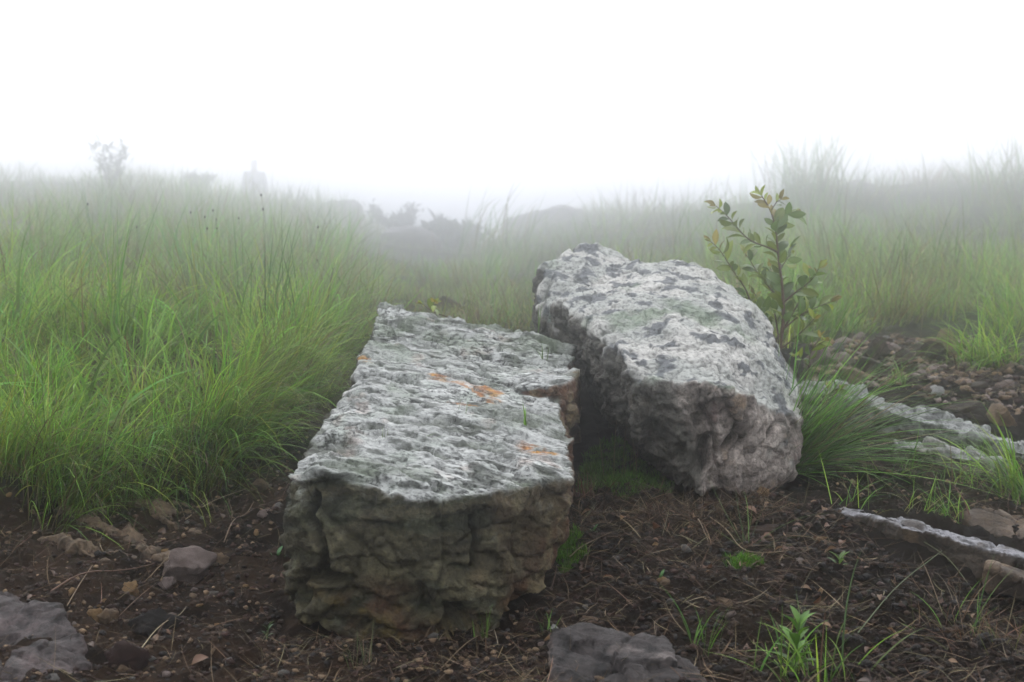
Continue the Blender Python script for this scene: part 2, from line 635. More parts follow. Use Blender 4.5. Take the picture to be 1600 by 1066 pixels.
# ---- the flat-topped block
def block_boulder():
    TL, TR = P(462, 752, 1.60), P(884, 752, 1.66)
    BL, BR = P(600, 488, 2.36), P(893, 545, 2.30)
    tl2 = P(500, 738, 1.585)
    tm = P(640, 785, 1.575)
    tm2 = P(760, 772, 1.60)
    notchF = P(888, 690, 1.80)
    bot = [P(445, 955, 1.63), P(470, 972, 1.60), P(560, 990, 1.60), P(690, 1000, 1.60), P(800, 968, 1.635), P(845, 930, 1.66),
           P(852, 880, 1.70)]
    lowback = [P(560, 620, 2.36) + np.array([0, 0, -.12]), P(850, 640, 2.3) + np.array([0, 0, -.12])]
    lowside = [P(450, 850, 1.62), P(872, 850, 1.68)]
    hulls = [[TL, TR, BL + (0, -.10, -.03), P(860, 600, 2.02), P(610, 520, 2.25), tl2, tm, tm2, notchF] + bot + lowside + lowback]
    # rear half stands a little higher and carries the crag at the back
    hulls.append([P(592, 495, 2.30), P(600, 488, 2.36), P(655, 490, 2.36), P(760, 520, 2.33), P(835, 523, 2.33), P(893, 545, 2.30), P(892, 575, 2.22),
                  P(860, 600, 2.06), P(800, 600, 2.0), P(560, 575, 2.02), P(555, 590, 2.0)] + [q + (0, 0, -.2) for q in (BL, BR, P(870, 600, 2.06), P(560, 575, 2.02))])
    # a raised sheet with a broken tan face above the notch on the right
    hulls.append([P(806, 606, 1.95), P(846, 600, 1.945), P(880, 598, 1.97), P(893, 548, 2.28), P(800, 560, 2.2), P(806, 655, 1.95), P(846, 655, 1.95), P(884, 660, 1.97), P(893, 620, 2.28)])
    v, quads, tris = remeshed(hulls, 0.0026, 4)
    n0 = normals(v, quads, tris, 8)
    v0 = v.copy()
    v = warp(v, 9, 0.008, 3.0)
    v = warp(v, 30, 0.003, 8.0)
    top = smooth(0.45, 0.8, n0[:, 2])
    front = smooth(0.3, 0.7, -n0[:, 1]) * (1 - top)
    # foliation of the top: thin broken sheets and slits running across, dipping to the right
    s = unit([0.93, -0.34, 0.0])
    c = unit([0.34, 0.93, 0.0])
    wv = v + 0.03 * np.stack([fbm(v * 9, 3), fbm(v * 9 + 20, 3), fbm(v * 9 + 50, 3)], -1)
    fol = np.stack([wv @ s * 11, wv @ c * 46, wv[:, 2] * 30], -1)
    r1 = ridged(fol, 3)
    slit = smooth(0.14, 0.24, fbm(np.stack([wv @ s * 13, wv @ c * 62, wv[:, 2] * 25], -1) + 3, 4, 2.03, 0.6))
    pits = smooth(0.14, 0.30, fbm(np.stack([wv @ s * 9, wv @ c * 24, wv[:, 2] * 12], -1) + 33, 3))
    fa, fe = facets(np.stack([wv @ s * 7, wv @ c * 18, wv[:, 2] * 7], -1), 4.0, 0.5)
    fb, _ = facets(np.stack([wv @ s * 18, wv @ c * 50, wv[:, 2] * 18], -1), 9.0, 0.5)
    relief = 0.0030 * r1 + 0.008 * fa + 0.0045 * fb - 0.0060 * slit - 0.007 * pits + 0.002 * ridged(fol * 2.6 + 5, 3)
    relief = relief * (1 + 0.9 * smooth(2.0, 2.2, v[:, 1]))
    # front: broken faces proud of each other, fractures between them
    bl = np.stack([wv[:, 0] * 11, wv[:, 1] * 5, wv[:, 2] * 5], -1)
    ba, be = facets(bl, 2.0, 0.8)
    bb, bbe = facets(wv * np.array([22, 16, 30]), 6.0, 0.9)
    bc, _ = facets(v * 95, 1.0, 0.7)
    lay = ridged(np.stack([wv[:, 0] * 7, wv[:, 1] * 7, wv[:, 2] * 42], -1) + 4, 4)
    bedz = wv[:, 2] * 26 + 0.8 * fbm(wv * 7 + 1, 2)
    ledge = (bedz % 1.0) ** 3
    d_side = 0.016 * ba - 0.004 * (1 - smooth(0.0, 0.04, be)) + 0.0075 * bb - 0.0025 * (1 - smooth(0.0, 0.05, bbe)) + 0.0022 * bc + 0.003 * lay - 0.006 * ledge * smooth(0.17, 0.10, v[:, 2]) + 0.003 * fbm(v * 60, 3)
    d = top * relief + (1 - top) * d_side
    fp, fn = P(660, 880, 1.60), unit([0.05, -1, 0.05])
    def crack(pts, w, depth):
        q = [plane_hit(a, b, fp, fn) for a, b in pts]
        ds, par = seg_dist(v0 + 0.006 * np.stack([fbm(v0 * 40, 2)] * 3, -1), q)
        return -depth * (1 - smooth(w * 0.2, w * 0.85, ds)) * smooth(0, 0.12, par) ** 0.5 * 1.35
    fr = np.maximum(front, 0.0) + 1e-9
    for pts, w, dep in [([(652, 792), (648, 850), (650, 905), (662, 950)], 0.010, 0.022),
                        ([(497, 765), (488, 800), (502, 850), (512, 900)], 0.011, 0.024),
                        ([(742, 800), (748, 850), (745, 890)], 0.008, 0.016),
                        ([(728, 790), (730, 840)], 0.006, 0.010),
                        ([(845, 800), (842, 840)], 0.010, 0.015),
                        ([(445, 890), (500, 897), (560, 903), (620, 918), (655, 930)], 0.012, 0.028),
                        ([(560, 912), (640, 935), (720, 950)], 0.009, 0.020),
                        ([(760, 900), (820, 905), (855, 895)], 0.009, 0.018),
                        ([(452, 905), (462, 935)], 0.022, 0.045),
                        ([(690, 965), (735, 985), (800, 990)], 0.03, 0.05)]:
        d = d + fr * crack(pts, w, dep)
    v = v + n0 * d[:, None]
    # ---- colour
    nz = fbm(v * 22, 4)
    nb = fbm(v * 70 + 3, 3)
    streak = fbm(np.stack([wv @ s * 22, wv @ c * 95, wv[:, 2] * 60], -1) + 9, 4)
    pale = np.array((0.36, 0.365, 0.35))
    ct = mix(pale, (0.29, 0.31, 0.28), smooth(0.0, 0.4, nz))
    ct = mix(ct, (0.075, 0.08, 0.07), np.clip(smooth(0.06, 0.26, streak + 0.25 * nb) + slit * 0.55, 0, 1) * 0.9)
    ct = mix(ct, (0.06, 0.07, 0.045), pits * 0.6)
    green = smooth(0.1, 0.4, fbm(v * 11 + 14, 3)) * 0.5 + smooth(1.98, 2.25, v[:, 1]) * smooth(-0.35, 0.3, fbm(v * 16 + 2, 3)) * 0.75
    ct = mix(ct, (0.115, 0.14, 0.095), np.clip(green, 0, 0.85))
    pink = smooth(0.25, 0.45, fbm(v * 18 + 70, 3))
    ct = mix(ct, (0.38, 0.29, 0.25), pink * 0.35)
    # orange crustose lichen
    tp = P(700, 640, 1.92)
    tn = unit(np.cross(TR - TL, BL - TL))
    lich = np.zeros(len(v))
    for pts, w in [([(683, 597), (715, 604), (748, 610), (772, 622)], 0.012), ([(735, 610), (760, 628), (765, 634)], 0.013), ([(705, 638), (735, 640), (762, 643)], 0.006),
                   ([(822, 700), (850, 712)], 0.009), ([(568, 572), (575, 578)], 0.008), ([(588, 655), (596, 668)], 0.007)]:
        q = [plane_hit(a, b, TL + (tp - tp), tn) for a, b in pts]
        ds, _ = seg_dist(v, q)
        lm_ = (1 - smooth(w * 0.7, w * 1.7, ds + 0.025 * fbm(fol * 1.3 + 2, 4))) * smooth(-0.16, 0.10, fbm(fol * 2.2 + 7, 3) + 0.5 * nb) * 0.9
        lich = np.maximum(lich, lm_)
        ct = mix(ct, mix((0.36, 0.17, 0.02), (0.28, 0.11, 0.03), smooth(-0.2, 0.2, fbm(v * 60 + 3, 2))), lm_)
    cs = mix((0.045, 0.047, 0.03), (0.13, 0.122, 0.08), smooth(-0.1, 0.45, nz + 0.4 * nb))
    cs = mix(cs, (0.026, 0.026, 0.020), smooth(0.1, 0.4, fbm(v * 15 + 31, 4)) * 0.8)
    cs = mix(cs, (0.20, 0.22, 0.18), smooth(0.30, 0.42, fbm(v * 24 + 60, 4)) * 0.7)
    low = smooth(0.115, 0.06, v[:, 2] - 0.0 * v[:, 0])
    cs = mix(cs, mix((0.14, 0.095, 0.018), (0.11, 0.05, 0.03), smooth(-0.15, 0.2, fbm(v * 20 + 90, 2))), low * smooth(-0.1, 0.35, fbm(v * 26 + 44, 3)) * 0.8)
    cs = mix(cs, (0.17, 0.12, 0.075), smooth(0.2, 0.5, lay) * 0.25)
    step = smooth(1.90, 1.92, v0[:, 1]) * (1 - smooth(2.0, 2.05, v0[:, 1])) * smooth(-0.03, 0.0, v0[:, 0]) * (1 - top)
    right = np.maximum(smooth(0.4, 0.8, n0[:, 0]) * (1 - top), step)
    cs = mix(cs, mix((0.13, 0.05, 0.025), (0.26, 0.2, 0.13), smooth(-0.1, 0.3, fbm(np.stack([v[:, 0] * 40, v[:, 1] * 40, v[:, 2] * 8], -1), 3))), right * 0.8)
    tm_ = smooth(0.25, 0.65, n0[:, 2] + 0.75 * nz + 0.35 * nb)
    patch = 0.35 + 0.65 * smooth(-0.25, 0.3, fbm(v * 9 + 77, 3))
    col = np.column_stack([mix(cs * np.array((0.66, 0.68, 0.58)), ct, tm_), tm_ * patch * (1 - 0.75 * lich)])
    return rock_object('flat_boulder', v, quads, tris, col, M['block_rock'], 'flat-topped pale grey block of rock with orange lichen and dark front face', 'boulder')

# ---- the humped boulder behind it
def hump_boulder():
    body = [P(868, 480, 2.32), P(905, 462, 2.34), P(985, 412, 2.52), P(1040, 404, 2.55), P(1110, 424, 2.50), P(1150, 455, 2.44), P(1192, 500, 2.36),
            P(1228, 575, 2.25), P(1247, 615, 2.17), P(1250, 660, 2.12), P(1243, 690, 2.10), P(1222, 745, 2.06), P(1190, 768, 2.03), P(1100, 772, 2.0),
            P(1050, 745, 2.02), P(1000, 690, 2.03), P(985, 605, 1.99), P(1045, 596, 1.96), P(1120, 606, 1.96), P(975, 545, 2.04), P(1195, 640, 2.03), P(930, 510, 2.16),
            P(985, 560, 2.01), P(905, 545, 2.28), P(960, 640, 2.18), P(1060, 500, 2.13), P(1130, 530, 2.08), P(1000, 472, 2.21),
            P(900, 470, 2.62), P(1150, 480, 2.72), P(1230, 600, 2.55), P(1180, 690, 2.6), P(950, 640, 2.5), P(1060, 420, 2.75)]
    head = [P(832, 480, 2.44), P(838, 455, 2.46), P(850, 420, 2.50), P(882, 402, 2.54), P(920, 386, 2.60), P(950, 388, 2.62), P(974, 396, 2.62), P(984, 412, 2.56),
            P(1000, 450, 2.5), P(900, 545, 2.32), P(862, 528, 2.40), P(905, 470, 2.36), P(850, 520, 2.6), P(960, 430, 2.8), P(880, 430, 2.75), P(930, 540, 2.6)]
    v, quads, tris = remeshed([body, head], 0.0030, 6)
    n0 = normals(v, quads, tris, 8)
    v0 = v.copy()
    v = warp(v, 7, 0.016, 13.0)
    v = warp(v, 26, 0.006, 18.0)
    top = smooth(0.35, 0.65, n0[:, 2])
    # foliation plunges steeply to the left and front here
    s = unit([-0.62, -0.62, -0.45])
    a = unit(np.cross(s, [0, 0, 1]))
    b = np.cross(s, a)
    wv = v + 0.018 * np.stack([fbm(v * 9, 2), fbm(v * 9 + 20, 2), fbm(v * 9 + 50, 2)], -1)
    fol = np.stack([wv @ s * 9, wv @ a * 42, wv @ b * 42], -1)
    r1 = ridged(fol, 4)
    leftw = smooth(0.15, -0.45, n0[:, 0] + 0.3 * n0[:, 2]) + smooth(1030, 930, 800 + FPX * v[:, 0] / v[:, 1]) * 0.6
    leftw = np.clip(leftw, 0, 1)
    ba, be = facets(np.stack([wv[:, 0] * 13, wv[:, 1] * 9, wv[:, 2] * 6], -1), 3.0, 0.8)
    bb, _ = facets(wv * np.array([34, 30, 20]), 6.0, 0.7)
    big, bge = facets(np.stack([wv[:, 0] * 7, wv[:, 1] * 6, wv[:, 2] * 3.4], -1), 8.0, 0.9)
    bc, _ = facets(v * 80, 1.0, 0.7)
    g1, g2, gid = worley(wv * np.array([16, 16, 16]) + 9)
    ta, _ = facets(wv * 12, 7.0, 0.4)
    crust = 0.003 * (gid - 0.5) - 0.003 * (1 - smooth(0.0, 0.05, g2 - g1)) + 0.008 * ta
    rough = 0.0035 * fbm(v * 50, 4) + 0.0022 * bc
    d = leftw * (0.010 * r1 + 0.008 * bb) + top * (1 - leftw) * (crust + 0.006 * fbm(v * 14, 4) + 0.002 * r1) \
        + (1 - top) * (1 - 0.6 * leftw) * (0.018 * big - 0.012 * (1 - smooth(0.0, 0.06, bge)) + 0.016 * ba - 0.006 * (1 - smooth(0.0, 0.05, be)) + 0.006 * bb + 0.002 * r1) + rough
    fp, fn = P(1110, 680, 1.99), unit([-0.05, -1, 0.12])
    def crack(pts, w, depth):
        q = [plane_hit(x, y, fp, fn) for x, y in pts]
        ds, par = seg_dist(v0 + 0.008 * np.stack([fbm(v0 * 30, 2)] * 3, -1), q)
        return -depth * (1 - smooth(w * 0.25, w, ds)) * smooth(0.45, 0.1, n0[:, 1])
    for pts, w, dep in [([(1112, 640), (1102, 668), (1090, 705), (1086, 765)], 0.014, 0.040),
                        ([(1165, 600), (1155, 640), (1142, 680), (1130, 720)], 0.012, 0.026),
                        ([(1148, 528), (1165, 550), (1182, 572)], 0.016, 0.024),
                        ([(1192, 520), (1200, 560), (1212, 580)], 0.010, 0.016),
                        ([(1100, 420), (1104, 450), (1120, 480)], 0.006, 0.012),
                        ([(1000, 610), (1040, 632), (1075, 640)], 0.014, 0.016),
                        ([(1150, 725), (1185, 735)], 0.016, 0.024),
                        ([(1040, 650), (1062, 690), (1060, 740)], 0.010, 0.016),
                        ([(980, 560), (978, 620), (990, 690)], 0.008, 0.010)]:
        d = d + crack(pts, w, dep)
    d = np.clip(d, -0.035, 0.022)
    v = v + n0 * d[:, None]
    nz = fbm(v * 20, 4)
    nb = fbm(v * 75 + 3, 3)
    # pale grey crust broken by islands of dark bare stone
    isl = smooth(0.10, 0.135, fbm(v * 29 + 5, 4) + 0.10 * nb + 0.1 * fbm(v * 8, 2))
    ct = mix((0.27, 0.275, 0.255), (0.36, 0.35, 0.325), smooth(-0.2, 0.3, fbm(v * 12 + 5, 3)))
    ct = mix(ct, (0.085, 0.09, 0.095), isl * 0.95)
    ct = mix(ct, (0.06, 0.063, 0.06), (1 - smooth(0.0, 0.04, g2 - g1)) * 0.55)
    ct = mix(ct, (0.11, 0.145, 0.095), smooth(0.1, 0.42, fbm(v * 9 + 24, 4)) * 0.75)
    ct = mix(ct, (0.055, 0.06, 0.05), leftw * smooth(0.30, -0.15, r1) * 0.85)  # shade of the left flank painted into its foliation grooves
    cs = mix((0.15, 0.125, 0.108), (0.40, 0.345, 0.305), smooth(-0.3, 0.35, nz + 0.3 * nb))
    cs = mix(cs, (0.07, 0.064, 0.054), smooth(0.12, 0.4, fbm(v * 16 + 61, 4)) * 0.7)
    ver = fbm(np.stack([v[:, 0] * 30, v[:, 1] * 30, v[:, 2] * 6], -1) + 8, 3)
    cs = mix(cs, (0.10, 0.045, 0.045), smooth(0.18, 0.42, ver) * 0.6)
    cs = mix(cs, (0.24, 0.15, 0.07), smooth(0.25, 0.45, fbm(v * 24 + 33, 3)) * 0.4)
    cs = mix(cs, (0.05, 0.053, 0.042), leftw * 0.75)  # left flank darkened in the colour, for the shade it lies in
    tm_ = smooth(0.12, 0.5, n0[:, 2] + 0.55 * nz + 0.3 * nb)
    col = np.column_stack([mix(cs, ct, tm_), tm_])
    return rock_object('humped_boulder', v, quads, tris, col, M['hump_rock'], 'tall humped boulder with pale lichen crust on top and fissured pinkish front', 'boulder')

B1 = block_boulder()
B2 = hump_boulder()
# ------------------------------------------------------------------ ledges, slabs and outcrops
def rough_rock(name, hulls, voxel, palette, label, cat, group=None, amp=1.0, bed=None, topcol=None, wscale=9, parent=None, fs=1.0, rim=(0.45, 0.75)):
    """a broken rock from convex pieces: two sizes of fracture faces, optional bedding along a direction"""
    v, quads, tris = remeshed(hulls, voxel, 3)
    n0 = normals(v, quads, tris, 4)
    sd = float(abs(v.mean(0)).sum()) * 3.7
    v = warp(v, wscale, 0.012 * amp, sd)
    fa, fe = facets(v * 11 * fs, sd, 0.7)
    fb, _ = facets(v * 34 * fs, sd + 4, 0.7)
    d = amp * (0.016 * fa - 0.004 * (1 - smooth(0, 0.08, fe)) + 0.007 * fb + 0.003 * fbm(v * 60, 3))
    ly = np.zeros(len(v))
    if bed is not None:
        s = unit(bed)
        c = unit(np.cross(s, [0.1, 0.2, 1]))
        e = np.cross(s, c)
        ly = ridged(np.stack([v @ s * 7, v @ c * 55, v @ e * 55], -1) + sd, 3)
        d = d + amp * 0.006 * ly
    v = v + n0 * d[:, None]
    t = fbm(v * 16 + sd, 4) + 0.4 * fbm(v * 70 + sd, 3) + 0.25 * ly
    col = mix(palette[0], palette[1], smooth(-0.35, 0.4, t))
    col = mix(col, palette[2], smooth(0.12, 0.4, fbm(v * 24 + sd + 9, 4)) * 0.8)
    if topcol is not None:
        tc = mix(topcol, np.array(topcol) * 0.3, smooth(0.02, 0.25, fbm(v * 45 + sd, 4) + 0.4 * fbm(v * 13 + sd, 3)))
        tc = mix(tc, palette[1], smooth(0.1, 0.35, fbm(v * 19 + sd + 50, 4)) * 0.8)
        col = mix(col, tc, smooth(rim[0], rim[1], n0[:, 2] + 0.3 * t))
    return rock_object(name, v, quads, tris, col * 0.75, M['rock'], label, cat, group, parent)

def slab(pts, thick, back, depth=None):
    """top edge pixels with distances -> hull points of a plate with that edge, thickness below and depth behind"""
    top = [P(*q) for q in pts]
    return [[a + (0, 0, 0), a + (0, 0.01, -thick), a + np.array(back), a + np.array(back) + (0, 0, -thick)] for a in top]

def strip(pts, thick, back):
    s = slab(pts, thick, back)
    return [s[k] + s[k + 1] for k in range(len(s) - 1)]

GREY = [(0.07, 0.068, 0.055), (0.17, 0.16, 0.135), (0.045, 0.04, 0.03)]
TAN = [(0.06, 0.042, 0.028), (0.16, 0.11, 0.07), (0.035, 0.025, 0.018)]
PURPLE = [(0.04, 0.031, 0.031), (0.115, 0.088, 0.085), (0.12, 0.075, 0.045)]
DARK = [(0.022, 0.017, 0.013), (0.06, 0.046, 0.033), (0.10, 0.065, 0.035)]

rough_rock('rock_ledge', strip([(1225, 612, 2.55), (1310, 618, 2.51), (1405, 648, 2.46), (1610, 708, 2.36), (1700, 735, 2.33)], 0.11, (0.02, 0.10, 0.006)),
           0.0034, [(0.09, 0.10, 0.08), (0.17, 0.18, 0.15), (0.045, 0.04, 0.03)], 'long pale-topped rock ledge rising from the ground behind the dark green tussock', 'rock ledge', None, 0.8, (0.9, -0.3, -0.12), (0.27, 0.275, 0.265), 9, None, 1.6)
rough_rock('rock_slab', strip([(1398, 696, 2.31), (1470, 706, 2.28), (1570, 734, 2.24)], 0.09, (0.02, 0.06, 0.002)), 0.0034, GREY,
           'short pale rock slab jutting out below the long ledge', 'rock slab', None, 0.8, (0.9, -0.3, -0.1), (0.24, 0.24, 0.23), 9, None, 1.6)
rough_rock('rock_ledge', strip([(1312, 800, 1.90), (1420, 824, 1.85), (1590, 872, 1.79), (1700, 905, 1.76)], 0.13, (0.02, 0.07, -0.008)), 0.003, DARK,
           'low dark rock ledge with a thin white upper edge above the black soil', 'rock ledge', None, 0.45, (0.9, -0.3, -0.15), (0.25, 0.245, 0.26), 14, None, 1.8, (0.68, 0.9))
rough_rock('rock_slab', [[P(1500, 800, 1.98), P(1545, 790, 2.0), P(1610, 815, 1.96), P(1640, 850, 1.9), P(1530, 840, 1.93), P(1500, 840, 2.0), P(1620, 880, 1.95), P(1560, 820, 2.06), P(1650, 830, 2.05)]], 0.0035, TAN,
           'brown angular stone lying on top of the low dark ledge', 'stone', None, 0.6)
rough_rock('rock_slab', strip([(1545, 888, 1.745), (1600, 905, 1.73), (1660, 925, 1.72)], 0.03, (0.01, 0.05, 0.0)), 0.003, TAN,
           'small tan plate of rock set below the low dark ledge', 'rock slab', None, 0.5)

# bottom-left slab of purple slate, leaning to the right
rough_rock('slate_slab', [[P(-90, 915, 1.60), P(20, 922, 1.58), P(85, 945, 1.55), P(118, 985, 1.50), P(140, 1040, 1.45), P(60, 1095, 1.38), P(-90, 1095, 1.36),
                           P(-80, 960, 1.7) + (0, 0, -.06), P(90, 1000, 1.6) + (0, 0, -.06), P(130, 1070, 1.48) + (0, 0, -.05), P(-80, 1110, 1.42) + (0, 0, -.04)]], 0.0028, PURPLE,
           'broad purple-grey slate slab half buried beside the stony path', 'rock slab', None, 0.9, (0.75, -0.62, -0.25), (0.055, 0.044, 0.042), 9)
rough_rock('slate_rock', [[P(862, 996, 1.50), P(905, 980, 1.51), P(975, 990, 1.51), P(1035, 1008, 1.49), P(1082, 1036, 1.46), P(1100, 1078, 1.43), P(875, 1078, 1.42), P(856, 1030, 1.46),
                           P(900, 1040, 1.6) + (0, 0, -.02), P(1060, 1060, 1.58), P(880, 1100, 1.47), P(1090, 1110, 1.46)]], 0.0026, [(0.06, 0.048, 0.04), (0.15, 0.125, 0.115), (0.17, 0.12, 0.07)],
           'low dark purple rock with flat slate top at the foot of the soil bank', 'rock', None, 0.8, (0.9, -0.4, -0.1), (0.045, 0.038, 0.036))
# tan bedded outcrop on the left bank: each bed is a part
oc = empty('bedded_outcrop', G(280, 850))
tag(oc, 'tan bedded rock outcrop cropping out under the left grass bank', 'outcrop')
for pts, th in [([(140, 778, 2.13), (210, 800, 2.06), (280, 838, 1.98), (335, 868, 1.92)], 0.035), ([(95, 815, 2.0), (160, 838, 1.94), (225, 872, 1.87), (262, 895, 1.82)], 0.03),
                ([(235, 792, 2.14), (300, 815, 2.06), (355, 858, 1.97)], 0.03), ([(285, 797, 2.2), (360, 800, 2.17), (400, 830, 2.08)], 0.03),
                ([(60, 858, 1.86), (120, 868, 1.83), (165, 893, 1.79)], 0.025)]:
    r = rough_rock('rock_bed', strip([(x_, y_ - 14, d_) for x_, y_, d_ in pts], th * 1.8, (0.02, 0.035, -0.012)), 0.003, [(0.035, 0.024, 0.016), (0.12, 0.08, 0.048), (0.02, 0.014, 0.01)], None, None, None, 0.8, (0.6, -0.75, -0.2), (0.13, 0.09, 0.056), 14, None, 2.0)
    w = r.location.copy()
    r.parent = oc
    r.location = w - oc.location
# rocks that stand far off in the fog
for pts, lab in [([(495, 328, 14), (520, 318, 14), (555, 319, 14), (570, 332, 14), (568, 350, 14), (500, 352, 14), (530, 330, 14.6), (560, 345, 14.6)], 'grey rounded rock on the foggy ridge right of the standing person'),
                 ([(785, 352, 13), (840, 340, 13), (885, 324, 13), (905, 327, 13), (950, 350, 13), (960, 365, 13), (800, 372, 13), (880, 345, 14), (930, 360, 14)], 'broad pointed rock mound on the foggy ridge beyond the humped boulder'),
                 ([(1312, 300, 9.6), (1340, 294, 9.6), (1366, 298, 9.6), (1374, 318, 9.6), (1370, 345, 9.5), (1300, 345, 9.5), (1305, 320, 9.6), (1340, 300, 10.1), (1370, 340, 10.1)], 'square grey rock under the tall skyline tussock'),
                 ([(1250, 328, 9.2), (1300, 316, 9.2), (1315, 350, 9.0), (1260, 362, 9.0), (1240, 350, 9.1), (1280, 330, 9.6)], 'low pinkish rock left of the square grey rock'),
                 ([(1375, 312, 10.5), (1420, 306, 10.5), (1440, 325, 10.5), (1390, 335, 10.5), (1410, 320, 11)], 'smaller far rock right of the square grey rock'),
                 ([(-40, 345, 5.4), (10, 347, 5.4), (50, 362, 5.4), (45, 385, 5.3), (-40, 395, 5.3), (10, 370, 5.8)], 'pale rock showing through the tall grass of the left bank'),
                 ([(590, 370, 10), (640, 362, 10), (680, 372, 10), (690, 392, 10), (600, 400, 10), (640, 380, 10.6)], 'grey rock hump in the foggy dip between the two slopes')]:
    q = [P(a[0], a[1] - 9, fd(a[2])) for a in pts]
    q += [a + np.array([0, 0.02 * a[1], -0.1]) for a in q[:3]]
    for a in list(q):                     # down into the ground it stands in
        g_ = ground(a[0], a[1])[0] - 0.08
        if g_ < a[2]:
            q.append(np.array([a[0], a[1], g_]))
    rough_rock('far_rock', [q], 0.0035 * fd(pts[0][2]), GREY, lab, 'rock', None, 3.5, None, (0.2, 0.19, 0.19), 2.5, None, 0.25)

# ------------------------------------------------------------------ loose stones
def stone_mesh(name, seed, sub, squash, colours, planes=11):
    rg = np.random.default_rng(seed)
    bm = bmesh.new()
    bmesh.ops.create_icosphere(bm, subdivisions=sub, radius=1)
    v = np.array([x.co[:] for x in bm.verts])
    f = np.array([[x.index for x in q.verts] for q in bm.faces])
    bm.free()
    nn = rg.normal(size=(planes, 3))
    nn /= np.linalg.norm(nn, axis=1)[:, None]
    dk = rg.uniform(0.45, 0.95, planes)
    dots = v @ nn.T
    r = np.where(dots > 0.05, dk / np.maximum(dots, 0.05), 9).min(1)
    r = np.minimum(r, 1.3)
    if sub > 2:
        fa, fe = facets(v * 1.7, seed * 0.37, 0.8)
        fb, _ = facets(v * 4.5, seed * 0.61, 0.8)
        r = r * (1 + 0.16 * fa - 0.05 * (1 - smooth(0, 0.1, fe)) + 0.07 * fb + 0.05 * fbm(v * 9 + seed, 3))
    else:
        r = r * (1 + 0.12 * fbm(v * 2.5 + seed, 2))
    v = v * r[:, None] * np.array(squash)
    v /= np.abs(v[:, :2]).max()
    v[:, 2] -= v[:, 2].min()
    a, b = np.array(colours[0]), np.array(colours[1])
    col = mix(a, b, smooth(-0.4, 0.4, fbm(v * 2.2 + seed, 3)))
    return mesh_np(name, v, [f], col)

PAL = {'tan': ((0.13, 0.085, 0.05), (0.26, 0.18, 0.11)), 'ochre': ((0.20, 0.11, 0.04), (0.34, 0.22, 0.10)), 'white': ((0.42, 0.41, 0.39), (0.55, 0.54, 0.52)),
       'grey': ((0.10, 0.095, 0.088), (0.20, 0.19, 0.175)), 'pink': ((0.17, 0.125, 0.11), (0.30, 0.235, 0.21)), 'brown': ((0.045, 0.028, 0.019), (0.115, 0.072, 0.047)),
       'maroon': ((0.04, 0.02, 0.016), (0.09, 0.045, 0.035)), 'black': ((0.018, 0.015, 0.013), (0.05, 0.044, 0.042))}
PAL = {k: tuple(tuple((0.55 if k in ('brown', 'black', 'maroon') else 0.9) * x for x in q) for q in val) for k, val in PAL.items()}

def put_stone(px, py, w, h, pal, label, rot=0.0, seed=0, tilt=(0, 0)):
    """one particular stone: photo place of its foot, its width and height in photo pixels"""
    g = G(px, py + h * 0.4)
    sz = 0.5 * w * g[1] / FPX
    me = stone_mesh('stone', 1000 + seed + int(px * 7 + py), 4, (1, 0.75, max(0.4, min(1.3, 1.2 * h / w))), PAL[pal])
    me.materials.append(M['stone'])
    o = link('stone', me, None, None, g - np.array([0, 0, 0.30 * sz * h / w * 2]))
    o.scale = (sz, sz, sz)
    o.rotation_euler = (tilt[0], tilt[1], rot)
    tag(o, label, 'stone')

